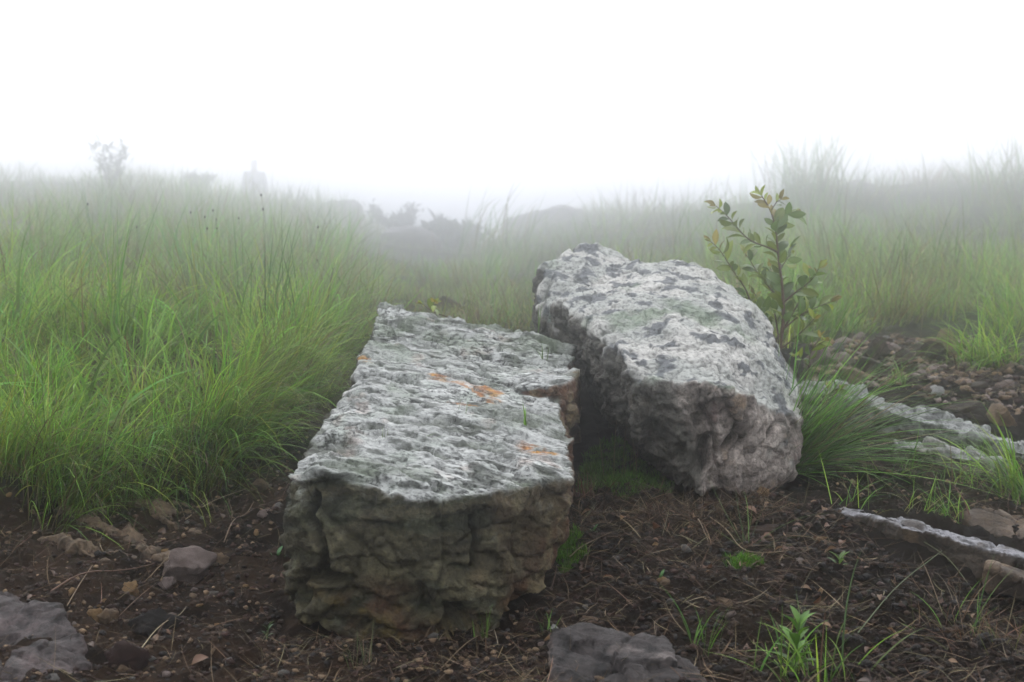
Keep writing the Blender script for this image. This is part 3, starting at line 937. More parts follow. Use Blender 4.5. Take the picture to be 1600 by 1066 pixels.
for k, a in enumerate([
    (290, 888, 82, 40, 'pink', 'angular pinkish grey stone with a flat tilted face beside the outcrop', 0.2, 0, (0.25, 0.2)),
    (165, 938, 46, 24, 'ochre', 'yellowish stone next to the small ochre stone on the path'),
    (205, 924, 34, 20, 'ochre', 'small ochre stone just behind the yellowish stone'),
    (133, 1000, 20, 14, 'white', 'small white pebble beside the purple slate slab'),
    (235, 962, 105, 62, 'black', 'black lump of rock with a broken face in the middle of the path'),  # its black colour stands for the shade in a hollow
    (205, 1030, 82, 52, 'maroon', 'dark maroon stone between the slate slab and the flat block'),
    (172, 972, 36, 26, 'tan', 'tan stone with a rough face left of the black lump'),
    (150, 970, 30, 20, 'ochre', 'dull orange stone left of the rough tan stone'),
    (262, 908, 34, 24, 'pink', 'small pink stone in front of the angular pinkish stone'),
    (345, 872, 30, 22, 'tan', 'tan stone at the lower end of the bedded outcrop'),
    (295, 802, 28, 16, 'tan', 'pale tan chip under the grass at the top of the outcrop'),
    (15, 985, 44, 18, 'ochre', 'orange flake of stone lying on the slate slab'),
    (405, 905, 14, 12, 'white', 'white pebble left of the flat block near its lower corner'),
    (330, 925, 30, 16, 'grey', 'grey flat chip on the path between the outcrop and the block'),
    (195, 1048, 40, 18, 'tan', 'tan stone at the foot of the maroon stone'),
    (420, 800, 36, 26, 'pink', 'pink-brown stone by the left side of the flat block'),
    (408, 760, 34, 20, 'tan', 'brown stone higher up along the left side of the flat block'),
    (520, 590, 36, 22, 'pink', 'reddish stone on the path beside the rear of the flat block'),
    (1196, 776, 34, 18, 'ochre', 'smooth orange-tan stone against the foot of the humped boulder'),
    (1130, 777, 34, 24, 'maroon', 'reddish brown stone at the foot of the humped boulder left of the orange one'),
    (1186, 826, 62, 36, 'brown', 'rounded brown stone with a pale rim on the soil bank'),
    (1130, 937, 44, 20, 'tan', 'long tan stone sticking out of the soil bank', -0.6, 3, (0, 0.55)),
    (1171, 930, 12, 12, 'white', 'bright white pebble right of the long tan stone'),
    (1195, 930, 15, 14, 'tan', 'small tan pebble right of the bright white pebble'),
    (1040, 907, 26, 18, 'pink', 'pale pink stone in the middle of the soil bank'),
    (1053, 918, 32, 15, 'tan', 'flat tan stone just below the pale pink stone'),
    (925, 967, 34, 16, 'tan', 'flat tan stone between the flat block and the slate rock'),
    (866, 983, 18, 14, 'white', 'whitish pebble behind the left end of the slate rock'),
    (882, 1029, 16, 12, 'white', 'pale pebble resting on the left of the slate rock'),
    (838, 1040, 46, 34, 'brown', 'brown stone left of the slate rock'),
    (1078, 966, 18, 16, 'tan', 'small tan stone under the long tan stone'),
    (988, 997, 16, 12, 'tan', 'tan pebble behind the slate rock'),
    (955, 830, 44, 26, 'brown', 'brown stone half buried in the soil right of the flat block'),
    (1283, 838, 22, 14, 'ochre', 'orange-brown chip on the bank below the dark green tussock'),
    (1402, 1057, 14, 10, 'white', 'pale pebble at the foot of the bank below the dark ledge'),
    (1310, 556, 62, 42, 'pink', 'large tan stone in the rubble behind the long ledge'),
    (1368, 546, 46, 44, 'brown', 'dark upright stone at the back of the rubble'),
    (1408, 556, 46, 42, 'brown', 'brown rounded stone right of the dark upright stone'),
    (1355, 568, 56, 36, 'brown', 'dark brown stone in front of the dark upright stone'),
    (1326, 588, 40, 34, 'tan', 'tan stone in front of the large tan rubble stone'),
    (1338, 606, 30, 26, 'tan', 'small tan stone nearest the long ledge in the rubble'),
    (1276, 570, 44, 34, 'pink', 'pale stone in the rubble right beside the shrub'),
    (1455, 552, 52, 34, 'brown', 'brown stone on the right end of the rubble row'),
    (1478, 548, 34, 30, 'tan', 'tan-brown stone next to the right end of the rubble row'),
    (1462, 614, 36, 20, 'white', 'pale pink-white stone on the brown earth behind the ledge'),
    (1506, 628, 86, 44, 'brown', 'broad brown stone right of the pale pink-white stone'),
    (1565, 652, 50, 34, 'tan', 'tan stone by the right end of the long ledge'),
    (1440, 590, 40, 22, 'pink', 'pinkish flat stone in the middle of the brown earth'),
    (1425, 600, 30, 18, 'maroon', 'reddish stone left of the pinkish flat stone'),
    (700, 478, 60, 26, 'brown', 'earth-covered brown stone behind the flat block')]):
    put_stone(*a)

# pebbles: countable ones singly, the rest as gravel
def cloud(poly, n, rg):
    w = np.array([G(*q)[:2] for q in poly])
    lo, hi = w.min(0), w.max(0)
    pts = []
    while len(pts) < n:
        q = rg.uniform(lo, hi, (n * 4, 2))
        pts += list(q[in_poly(q[:, 0], q[:, 1], w)])
    return np.array(pts[:n])

PATH = [(-60, 1110), (420, 1110), (440, 960), (440, 800), (480, 690), (530, 600), (570, 545), (520, 545), (470, 620), (390, 740), (300, 800), (140, 775), (-60, 805)]
BANK = [(800, 1110), (850, 960), (890, 800), (960, 775), (1200, 780), (1310, 800), (1400, 880), (1640, 960), (1640, 1110)]
FRONT = [(380, 1110), (430, 985), (560, 1005), (700, 1008), (830, 965), (870, 1110)]
RUBBLE = [(1270, 600), (1270, 545), (1400, 532), (1600, 560), (1600, 650), (1480, 640), (1400, 612)]
# landmarks that small things are described by
LM = [('the angular pinkish stone', 290, 895), ('the yellowish stone', 165, 945), ('the black lump', 235, 975), ('the maroon stone', 205, 1045), ('the slate slab', 120, 1040),
      ('the bedded outcrop', 260, 850), ('the left side of the flat block', 430, 840), ('the front of the flat block', 600, 1020), ('the lower left corner of the block', 430, 970),
      ('the pale tuft before the block', 562, 1050), ('the slate rock', 980, 1000), ('the long tan stone', 1130, 945), ('the pale pink stone', 1040, 912), ('the rounded brown stone', 1186, 835),
      ('the bright leafy weed', 1245, 1040), ('the humped boulder', 1130, 790), ('the low dark ledge', 1430, 880), ('the dense dark tussock', 1290, 800), ('the dark gap between the boulders', 940, 790),
      ('the rusty dry tuft', 1540, 1020), ('the reddish stone on the path', 520, 590), ('the rear of the left bank', 470, 660), ('the right side of the flat block', 880, 900), ('the four-leaved seedling', 1308, 893),
      ('the thin dark grass', 1480, 990), ('the large tan rubble stone', 1310, 565), ('the dark upright stone', 1368, 555), ('the pale pink-white stone', 1462, 620), ('the broad brown stone', 1506, 638),
      ('the right end of the long ledge', 1590, 660), ('the bright drooping tuft', 1545, 580), ('the pinkish flat stone', 1440, 595), ('the sapling', 1270, 590)]
LMW = np.array([G(a, b)[:2] for _, a, b in LM])
def near_what(xy):
    return LM[int(np.argmin(((LMW - xy) ** 2).sum(1)))][0]

stone_variants = []
for k, pal in enumerate(['tan', 'brown', 'grey', 'pink', 'ochre', 'brown', 'tan', 'maroon', 'brown', 'pink', 'grey', 'black']):
    me = stone_mesh('pebble', 60 + k, 2, (1, random.uniform(0.6, 0.95), random.uniform(0.4, 0.75)), PAL[pal], 9)
    me.materials.append(M['stone'])
    stone_variants.append((me, {'ochre': 'orange', 'maroon': 'dark red'}.get(pal, pal)))
rgp = np.random.default_rng(21)
for poly, n, noun, grp, s0, s1 in [(PATH, 130, 'pebble on the path', 'pebbles on the path', 0.003, 0.0095), (BANK, 95, 'pebble on the soil bank', 'pebbles on the soil bank', 0.003, 0.0085),
                                   (RUBBLE, 80, 'stone in the rubble', 'small stones in the rubble', 0.010, 0.034), (FRONT, 25, 'pebble on the dark soil', 'pebbles in front of the block', 0.003, 0.008)]:
    xy = cloud(poly, n, rgp)
    zz = ground(xy[:, 0], xy[:, 1])
    for k in range(n):
        q = rgp.random() ** 1.8
        s = s0 + (s1 - s0) * q
        me, colour = stone_variants[rgp.integers(len(stone_variants))]
        o = link('pebble', me, None, None, (xy[k, 0], xy[k, 1], zz[k] - 0.3 * s))
        o.scale = (s, s, s)
        o.rotation_euler = (rgp.uniform(-0.5, 0.5), rgp.uniform(-0.5, 0.5), rgp.uniform(0, 6.28))
        tag(o, ('tiny ' if q < 0.2 else 'small ' if q < 0.55 else 'larger ') + colour + ' ' + noun + ' near ' + near_what(xy[k]), 'pebble', grp)

def gravel(name, poly, n, s0, s1, pals, label, seed):
    rg = np.random.default_rng(seed)
    V, F, C = [], [], []
    base = []
    for k in range(14):
        bm = bmesh.new()
        bmesh.ops.create_icosphere(bm, subdivisions=1, radius=1)
        v = np.array([x.co[:] for x in bm.verts]) * rg.uniform(0.45, 1.1, (12 + 30, 1))[:len(bm.verts)] * np.array([1, 0.8, 0.6])
        f = np.array([[x.index for x in q.verts] for q in bm.faces])
        bm.free()
        base.append((v, f))
    xy = cloud(poly, n, rg)
    zz = ground(xy[:, 0], xy[:, 1])
    off = 0
    for k in range(n):
        v, f = base[rg.integers(14)]
        a = rg.uniform(0, 6.28)
        s = s0 + (s1 - s0) * rg.random() ** 3
        R = np.array([[math.cos(a), -math.sin(a), 0], [math.sin(a), math.cos(a), 0], [0, 0, 1]])
        V.append((v * s) @ R.T + np.array([xy[k, 0], xy[k, 1], zz[k] + 0.1 * s]))
        F.append(f + off)
        off += len(v)
        c0, c1 = PAL[pals[rg.integers(len(pals))]]
        c = np.array(c0) + (np.array(c1) - np.array(c0)) * rg.random()
        C.append(np.tile(c, (len(v), 1)))
    o = link(name, mesh_np(name, np.concatenate(V), [np.concatenate(F)], np.concatenate(C), False), M['stone'])
    tag(o, label, None, None, 'stuff')

gravel('gravel', PATH, 6500, 0.0012, 0.007, ['tan', 'brown', 'brown', 'brown', 'maroon', 'maroon', 'black'], 'fine brown gravel strewn over the path left of the block', 31)
gravel('soil_crumbs', BANK, 8000, 0.0012, 0.008, ['brown', 'black', 'black', 'maroon', 'brown', 'black'], 'dark crumbs of earth covering the soil bank', 32)
gravel('soil_crumbs', FRONT, 3200, 0.0012, 0.007, ['brown', 'black', 'black', 'maroon', 'tan'], 'dark crumbs of earth in front of the flat block', 33)
gravel('rubble_gravel', RUBBLE, 3600, 0.003, 0.017, ['brown', 'tan', 'maroon', 'tan', 'brown', 'pink'], 'brown gravel between the stones behind the long ledge', 34)
LEDGE_SOIL = [(1240, 760), (1260, 650), (1400, 690), (1640, 740), (1640, 840), (1500, 830), (1330, 795)]
gravel('soil_crumbs', LEDGE_SOIL, 2600, 0.0015, 0.007, ['brown', 'black', 'black', 'maroon', 'tan'], 'dark crumbs of earth between the two rock ledges', 35)
# ------------------------------------------------------------------ grass and stems
def blades(root, L, W, az, tilt, droop, c0, c1, segs=5, twist=0.6, rg=RNG, flat=False):
    """many curved tapering blades at once -> (vertices, quads, colours)"""
    n = len(root)
    az, tilt, droop, L, W = [np.broadcast_to(np.asarray(a, float), (n,)) for a in (az, tilt, droop, L, W)]
    h = np.stack([np.cos(az), np.sin(az), np.zeros(n)], -1)
    up = np.array([0, 0, 1.0])
    tw = az + math.pi / 2 + rg.normal(0, twist, n)
    side = np.stack([np.cos(tw), np.sin(tw), rg.normal(0, 0.25, n)], -1)
    side /= np.linalg.norm(side, axis=1)[:, None]
    pos = np.array(root, float)
    V = np.empty((n, segs + 1, 2, 3))
    K = np.empty((n, segs + 1, 2, 3))
    wob = rg.normal(0, 0.10, n)
    for k in range(segs + 1):
        s = k / segs
        w = W * (1 - s ** 2.2) * (0.55 + 0.9 * min(s * 3, 0.5)) + 0.00012
        V[:, k, 0] = pos - side * w[:, None] * 0.5
        V[:, k, 1] = pos + side * w[:, None] * 0.5
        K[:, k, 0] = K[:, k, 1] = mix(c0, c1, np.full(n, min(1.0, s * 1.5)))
        th = tilt + droop * (s + 0.5 / segs) ** 1.25
        hh = h + np.stack([-h[:, 1], h[:, 0], h[:, 2]], -1) * (wob * s * 3)[:, None]
        pos = pos + (L / segs)[:, None] * (np.sin(th)[:, None] * hh + np.cos(th)[:, None] * up)
    idx = np.arange(n * (segs + 1) * 2).reshape(n, segs + 1, 2)
    q = np.stack([idx[:, :-1, 0], idx[:, :-1, 1], idx[:, 1:, 1], idx[:, 1:, 0]], -1).reshape(-1, 4)
    return V.reshape(-1, 3), q, K.reshape(-1, 3)

def joined(parts):
    V, Q, C, off = [], [], [], 0
    for v, q, c in parts:
        V.append(v)
        Q.append(q + off)
        C.append(c)
        off += len(v)
    return np.concatenate(V), np.concatenate(Q), np.concatenate(C)

def tints(n, cols, jitter, rg):
    c = np.array(cols)[rg.integers(0, len(cols), n)]
    return np.clip(c * (1 + jitter * rg.normal(size=(n, 1))) * (1 + 0.08 * rg.normal(size=(n, 3))), 0.004, 0.8)

FRESH = [(0.185, 0.345, 0.032), (0.155, 0.31, 0.036), (0.23, 0.37, 0.045), (0.11, 0.235, 0.03), (0.29, 0.37, 0.06)]
DULL = [(0.14, 0.24, 0.055), (0.165, 0.25, 0.06), (0.115, 0.21, 0.055), (0.21, 0.25, 0.08), (0.22, 0.22, 0.10)]
DEEP = [(0.085, 0.215, 0.024), (0.115, 0.26, 0.03), (0.055, 0.13, 0.02), (0.17, 0.33, 0.045)]
STRAW = [(0.16, 0.12, 0.07), (0.11, 0.07, 0.04), (0.22, 0.17, 0.10), (0.075, 0.045, 0.028)]

def meadow(name, label, xy, per, L, W, cols, segs, spread, seed, tilt=(0.15, 0.35), droop=(0.4, 0.5), lean=None, dead=0.08, tvar=(0.45, 1.45), clump=0.7):
    """tufts of blades round the given points"""
    rg = np.random.default_rng(seed)
    n = len(xy) * per
    c = np.repeat(xy, per, 0)
    tuft = np.repeat(tvar[0] + (tvar[1] - tvar[0]) * rg.random(len(xy)) ** 1.6, per)
    cl = np.repeat(rg.normal(0, clump, (len(xy), 2)), per, 0)
    rt = np.repeat(fd_ratio(xy[:, 1]), per)
    off = rg.normal(0, 1, (n, 2)) * spread * rt[:, None]
    r = c + off
    root = np.column_stack([r, ground(r[:, 0], r[:, 1], False) - 0.004])
    az = np.arctan2(off[:, 1], off[:, 0]) + rg.normal(0, 0.6, n)
    ln = lean or (0, 0)
    az = np.arctan2(np.sin(az) + ln[1] + cl[:, 1], np.cos(az) + ln[0] + cl[:, 0])
    ti = np.abs(rg.normal(tilt[0], tilt[1], n))
    dr = np.abs(rg.normal(droop[0], droop[1], n))
    apx = 800 + FPX * r[:, 0] / r[:, 1]
    dip = 1 - 0.5 * smooth(540, 620, apx) * (1 - smooth(830, 960, apx)) * smooth(3, 4, r[:, 1])      # the grass is short in the dip between the slopes
    LL = rg.uniform(L[0], L[1], n) * tuft * rt * dip
    WW = rg.uniform(W[0], W[1], n) * rt
    hue = np.repeat(np.clip(1 + rg.normal(0, 0.24, (len(xy), 1)) + rg.normal(0, 0.10, (len(xy), 3)) * (1.4, 0.6, 1), 0.4, 1.7), per, 0)
    c1 = tints(n, cols, 0.18, rg) * hue
    dd = rg.random(n) < dead
    c1[dd] = tints(dd.sum(), STRAW, 0.2, rg)
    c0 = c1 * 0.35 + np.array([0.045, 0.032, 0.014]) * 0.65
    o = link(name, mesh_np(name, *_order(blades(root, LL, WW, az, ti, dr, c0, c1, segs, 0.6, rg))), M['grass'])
    tag(o, label, None, None, 'stuff')

def _order(t):
    return t[0], [t[1]], t[2]

def wedge(n, px0, px1, d0, d1, rg, keep):
    """tuft places between two bearings and two distances, thinner with distance"""
    out = []
    while len(out) < n:
        a = rg.uniform(px0, px1, n * 2)
        d = np.exp(rg.uniform(math.log(d0), math.log(d1), n * 2))
        k = keep(a, d, (a - 800) / FPX * d, d)
        d = fd(d)
        x, y = (a - 800) / FPX * d, d
        out += list(np.stack([x, y], -1)[k])
    return np.array(out[:n])

# edge of the left grass bank: points along it on the ground
_o = np.argsort(_eb[:, 1])
def left_edge(y):
    return np.interp(y, _eb[_o, 1], _eb[_o, 0])

def edge_right(x):
    return np.interp(x, [q[0] for q in _er], [q[1] for q in _er])
_er = sorted([tuple(G(a, b)[:2]) for a, b in [(1150, 560), (1240, 548), (1300, 538), (1400, 530), (1500, 515), (1640, 540)]])

rg = np.random.default_rng(51)
pl = wedge(150, -330, 640, 1.95, 3.3, rg, lambda a, d, x, y: x < left_edge(y) - 0.015)
meadow('meadow_grass', 'fresh green grass of the bank left of the path', pl, 100, (0.07, 0.18), (0.0010, 0.0026), FRESH, 7, 0.026, 52, (0.3, 0.3), (1.1, 0.6), (0.3, -0.2), 0.16)
pl = wedge(105, -330, 640, 1.95, 3.2, rg, lambda a, d, x, y: x < left_edge(y) - 0.02)
meadow('broad_grass', 'broad bright grass blades standing among the fine grass of the left bank', pl, 11, (0.09, 0.20), (0.003, 0.0058), [(0.16, 0.32, 0.035), (0.20, 0.36, 0.05), (0.12, 0.25, 0.04)], 8, 0.025, 53, (0.3, 0.25), (1.2, 0.6), (0.4, -0.3), 0.03)
pl = wedge(60, -330, 620, 1.95, 3.2, rg, lambda a, d, x, y: (x < left_edge(y) + 0.01) & (x > left_edge(y) - 0.09))
meadow('edge_grass', 'long thin grass hanging over the edge of the left bank', pl, 90, (0.09, 0.19), (0.0008, 0.0017), FRESH + DEEP, 6, 0.022, 54, (0.5, 0.3), (1.2, 0.5), (1.2, -0.9), 0.22)
pl = wedge(260, -260, 620, 3.2, 6.0, rg, lambda a, d, x, y: x < left_edge(np.minimum(y, 3.8)) - 0.02 + np.maximum(0, y - 3.8) * 0.05)
meadow('meadow_grass', 'green grass on the middle of the left slope', pl, 75, (0.07, 0.20), (0.0016, 0.0038), FRESH + DULL, 6, 0.045, 55, (0.25, 0.28), (0.9, 0.6), (0.25, -0.1), 0.16, (0.35, 1.6))
pl = wedge(330, -200, 1750, 4.3, 8.5, rg, lambda a, d, x, y: (a < 560) | (a > 640 + (d - 4) * 6))
meadow('hill_grass', 'pale foggy grass on the slopes behind the boulders', pl, 65, (0.07, 0.22), (0.0025, 0.005), DULL + FRESH[:2], 5, 0.075, 56, (0.2, 0.25), (0.8, 0.5), None, 0.12, (0.3, 1.6))
pl = wedge(430, -200, 1800, 8.5, 19, rg, lambda a, d, x, y: d > 0)
meadow('hill_grass', 'grey foggy grass along the ridge', pl, 50, (0.06, 0.20), (0.004, 0.008), DULL, 4, 0.15, 57, (0.2, 0.25), (0.7, 0.5), None, 0.15, (0.25, 1.9))
pl = wedge(230, 1120, 1780, 2.9, 5.2, rg, lambda a, d, x, y: y > edge_right(x) + 0.04)
meadow('meadow_grass', 'soft green grass on the slope behind the rubble', pl, 85, (0.07, 0.19), (0.0014, 0.0034), DULL + FRESH, 6, 0.045, 58, (0.25, 0.28), (0.9, 0.6), None, 0.12)
pl = wedge(170, 590, 1150, 2.95, 5.0, rg, lambda a, d, x, y: d > 3.05 + 0.2 * np.sin(a / 40))
meadow('low_grass', 'short yellowish grass behind the flat block', pl, 70, (0.05, 0.13), (0.0013, 0.0026), DULL + [(0.15, 0.17, 0.04), (0.16, 0.15, 0.05)], 4, 0.07, 59, (0.3, 0.3), (0.7, 0.5), None, 0.2)

# ---- single tufts that can be told apart
def tuft(name, label, px, py, n, L, W, cols, az, az_s, tilt, droop, seed, spread=0.012, segs=8, dead=0.05, at=None, cat='grass tuft', c0=None, sink=0.004):
    rg = np.random.default_rng(seed)
    g = G(px, py) if at is None else np.array(at)
    if at is not None and g[1] > 4:            # far tussocks root in the ground below that point
        dz = max(0.0, g[2] - ground(g[0], g[1])[0])
        g[2] -= dz
        L = (L[0] + dz, L[1] + dz)
    off = rg.normal(0, spread, (n, 2))
    root = np.column_stack([off, np.full(n, -sink)])
    a = rg.normal(az, az_s, n)
    c1 = tints(n, cols, 0.2, rg)
    dd = rg.random(n) < dead
    c1[dd] = tints(dd.sum(), STRAW, 0.2, rg)
    t = blades(root, rg.uniform(L[0], L[1], n), rg.uniform(W[0], W[1], n), a, np.abs(rg.normal(tilt[0], tilt[1], n)), np.abs(rg.normal(droop[0], droop[1], n)),
               c1 * 0.7 if c0 is None else np.tile(c0, (n, 1)), c1, segs, 0.5, rg)
    o = link(name, mesh_np(name, *_order(t)), M['grass'], None, g)
    tag(o, label, cat)
    return o

tuft('grass_tussock', 'dense dark green fine-leaved tussock leaning out beside the humped boulder', 1224, 748, 400, (0.13, 0.33), (0.0013, 0.0027), DEEP, -0.05, 0.5, (0.85, 0.32), (0.62, 0.35), 71, 0.02, 9, 0.14, sink=-0.012)
tuft('grass_tussock', 'upright dark green spray of blades at the back of the dense tussock', 1232, 735, 90, (0.14, 0.25), (0.001, 0.0018), DEEP, 0.3, 0.5, (0.5, 0.14), (0.35, 0.2), 72, 0.012, 9, 0.04)
tuft('grass_tuft', 'loose arching grass tuft on top of the low dark ledge', 1600, 790, 90, (0.10, 0.20), (0.0012, 0.003), FRESH + DEEP, 2.8, 0.9, (0.35, 0.25), (1.3, 0.5), 73, 0.02, 9, 0.12)
tuft('grass_tuft', 'bright drooping grass tuft on the brown earth right of the rubble', 1545, 575, 220, (0.10, 0.22), (0.0014, 0.0032), FRESH, 3.6, 1.3, (0.5, 0.3), (1.2, 0.5), 74, 0.035, 8, 0.08)
tuft('grass_tuft', 'bright drooping tuft behind the first one on the right slope', 1590, 520, 180, (0.11, 0.24), (0.0016, 0.0036), FRESH, 3.3, 1.4, (0.4, 0.3), (1.1, 0.5), 75, 0.045, 8, 0.06)
tuft('grass_tuft', 'small light green tuft just behind the long ledge', 1395, 606, 26, (0.04, 0.09), (0.002, 0.004), [(0.14, 0.24, 0.04), (0.11, 0.2, 0.03)], 0.4, 1.2, (0.5, 0.3), (0.9, 0.4), 76, 0.012, 7, 0)
tuft('grass_tussock', 'tall feathery tussock on the foggy skyline above the square grey rock', 0, 0, 260, (0.35, 1.15), (0.008, 0.017), DULL, 1.6, 2.0, (0.28, 0.25), (0.4, 0.3), 77, 0.20, 7, 0.1, at=P(1262, 322, fd(9.3)))
tuft('grass_tussock', 'tall tussock on the foggy skyline at the right slope top', 0, 0, 180, (0.35, 0.95), (0.007, 0.015), DULL, 1.6, 2.0, (0.28, 0.25), (0.6, 0.5), 78, 0.24, 7, 0.1, at=P(1580, 322, fd(8.8)))
tuft('grass_tussock', 'arching dark stems on the foggy rise behind the flat block', 0, 0, 80, (0.3, 0.75), (0.007, 0.014), DULL, 0.5, 1.0, (0.35, 0.25), (1.0, 0.4), 79, 0.17, 7, 0.1, at=P(770, 380, fd(8.2)))
tuft('grass_tuft', 'broad-leaved arching grass bending from the left bank over the path', 345, 745, 17, (0.12, 0.20), (0.0035, 0.0062), [(0.085, 0.175, 0.03), (0.12, 0.22, 0.045)], -0.25, 0.45, (0.75, 0.2), (1.25, 0.3), 80, 0.007, 9, 0, sink=-0.02)
tuft('grass_tuft', 'broad grass blades reaching toward the left edge of the block', 405, 700, 8, (0.11, 0.16), (0.004, 0.0065), [(0.075, 0.165, 0.02), (0.11, 0.21, 0.03)], -0.1, 0.3, (0.8, 0.15), (1.2, 0.2), 81, 0.006, 9, 0, sink=-0.02)
tuft('grass_tuft', 'yellow-green leafy tuft above the bedded outcrop', 100, 800, 26, (0.05, 0.10), (0.0025, 0.0045), [(0.15, 0.22, 0.03), (0.11, 0.19, 0.03)], -0.6, 1.2, (0.3, 0.2), (0.6, 0.4), 82, 0.007, 8, 0)
tuft('grass_tuft', 'tall bright blades rising above the left meadow', 170, 560, 16, (0.20, 0.36), (0.003, 0.0055), [(0.09, 0.19, 0.03), (0.12, 0.23, 0.03)], 0.4, 1.3, (0.12, 0.1), (0.25, 0.2), 83, 0.03, 8, 0)
tuft('grass_tuft', 'dark upright blades at the right side of the left meadow', 420, 540, 26, (0.18, 0.32), (0.002, 0.0035), [(0.05, 0.12, 0.03), (0.07, 0.15, 0.03)], 0.0, 1.3, (0.15, 0.12), (0.3, 0.3), 84, 0.03, 8, 0)
tuft('grass_tuft', 'mixed green blades around the leafy weed at the foot of the bank', 1245, 1062, 60, (0.03, 0.09), (0.001, 0.0026), FRESH + DEEP, 1.0, 1.6, (0.4, 0.3), (0.6, 0.4), 85, 0.02, 8, 0.1)
tuft('grass_tuft', 'two long arching blades right of the leafy weed', 1300, 1060, 7, (0.09, 0.15), (0.0018, 0.003), [(0.09, 0.17, 0.025), (0.06, 0.14, 0.03)], 0.5, 0.7, (0.5, 0.25), (0.9, 0.4), 86, 0.02, 10, 0)
tuft('grass_tuft', 'sparse upright green blades behind the slate rock', 1095, 1020, 12, (0.045, 0.085), (0.0014, 0.0026), [(0.09, 0.19, 0.02), (0.07, 0.15, 0.02)], 1.2, 1.6, (0.25, 0.25), (0.35, 0.3), 87, 0.010, 8, 0)
tuft('grass_tuft', 'pale thin grass tuft in front of the flat block', 562, 1050, 16, (0.03, 0.065), (0.0008, 0.0018), [(0.08, 0.11, 0.04), (0.10, 0.12, 0.06)], 1.6, 1.4, (0.2, 0.15), (0.2, 0.2), 88, 0.006, 7, 0.1)
tuft('grass_tuft', 'fresh green sprout at the right foot of the flat block', 755, 1010, 9, (0.03, 0.06), (0.0012, 0.0022), [(0.10, 0.2, 0.025), (0.08, 0.16, 0.02)], 1.4, 1.2, (0.15, 0.15), (0.25, 0.2), 89, 0.004, 7, 0)
tuft('grass_tuft', 'single green blade pair right of the sprout at the block', 848, 1000, 7, (0.03, 0.055), (0.0011, 0.002), [(0.10, 0.2, 0.025)], 1.2, 1.3, (0.2, 0.15), (0.4, 0.3), 90, 0.006, 7, 0)
tuft('grass_tuft', 'long green runners trailing across the middle of the soil bank', 1165, 862, 14, (0.06, 0.14), (0.0009, 0.0016), [(0.06, 0.13, 0.03), (0.09, 0.15, 0.03)], 0.3, 1.5, (0.9, 0.25), (0.6, 0.3), 91, 0.006, 10, 0.1)
tuft('grass_tuft', 'thin dark grass on the black soil under the low ledge', 1500, 990, 30, (0.05, 0.12), (0.0007, 0.0014), DEEP + STRAW, 2.0, 1.5, (0.4, 0.3), (0.8, 0.4), 92, 0.014, 8, 0.2)
tuft('dry_tuft', 'reddish dry grass stubble in the dark gap between the boulders', 905, 778, 46, (0.02, 0.055), (0.0006, 0.0011), [(0.13, 0.05, 0.03), (0.16, 0.09, 0.05)], 1.6, 1.6, (0.2, 0.15), (0.25, 0.2), 93, 0.014, 5, 0, cat='dry grass')
tuft('dry_tuft', 'tall pale dry stems standing in front of the dark gap', 985, 762, 9, (0.05, 0.13), (0.0006, 0.0009), [(0.17, 0.12, 0.07)], 1.6, 1.6, (0.12, 0.12), (0.15, 0.12), 94, 0.02, 5, 0, cat='dry grass')
tuft('dry_tuft', 'rusty dry grass tuft at the right foot of the bank', 1540, 1020, 70, (0.03, 0.08), (0.0006, 0.0012), [(0.13, 0.06, 0.025), (0.10, 0.05, 0.02), (0.09, 0.10, 0.02)], 2.4, 1.2, (0.6, 0.3), (0.6, 0.4), 95, 0.025, 7, 0, cat='dry grass')
for k, (lab, px, py, n, az) in enumerate([('short green tuft under the middle of the long ledge', 1405, 745, 30, 0.2), ('dark tuft in the earth below the short pale slab', 1500, 765, 34, 0.4),
                                    ('small tuft on the near side of the low ledge top', 1440, 812, 26, 0.0), ('thin yellow-green grass on the low ledge beside the brown stone', 1490, 815, 40, 2.6),
                                    ('grass tuft at the root of the low dark ledge', 1330, 800, 22, -0.4), ('tuft hanging at the right end of the short pale slab', 1570, 735, 34, 2.9)]):
    tuft('grass_tuft', lab, px, py, n, (0.04, 0.10), (0.0009, 0.002), FRESH + DEEP, az, 1.1, (0.5, 0.3), (0.9, 0.5), 200 + k, 0.012, 8, 0.25)
# seedlings rooted in the cracks of the flat block's top
_tn = unit(np.cross(P(884, 752, 1.66) - P(462, 752, 1.60), P(600, 488, 2.36) - P(462, 752, 1.60)))
def on_block(px, py, up=0.004):
    return plane_hit(px, py, P(462, 752, 1.60), _tn) + np.array([0, 0, up])
tuft('seedling', 'thin yellow-green shoot in the crack at the left of the block top', 0, 0, 5, (0.02, 0.045), (0.0008, 0.0014), [(0.12, 0.17, 0.03)], 1.5, 1.5, (0.08, 0.08), (0.1, 0.1), 101, 0.003, 5, 0, at=on_block(597, 703), cat='seedling')
tuft('seedling', 'sprawling green shoot beside the brown litter on the block top', 0, 0, 6, (0.02, 0.045), (0.0008, 0.0014), [(0.12, 0.18, 0.05)], 0.6, 1.0, (0.6, 0.3), (0.6, 0.3), 102, 0.003, 6, 0, at=on_block(645, 700), cat='seedling')
tuft('seedling', 'thin shoot just below the large orange lichen patch', 0, 0, 5, (0.015, 0.035), (0.0008, 0.0013), [(0.12, 0.18, 0.04)], 1.5, 1.5, (0.1, 0.1), (0.15, 0.1), 103, 0.003, 5, 0, at=on_block(722, 662), cat='seedling')
tuft('seedling', 'single bright green blade by the notch of the block', 0, 0, 3, (0.02, 0.034), (0.0022, 0.003), [(0.17, 0.30, 0.03)], 1.5, 1.0, (0.08, 0.06), (0.1, 0.1), 104, 0.002, 6, 0, at=on_block(821, 668), cat='seedling')
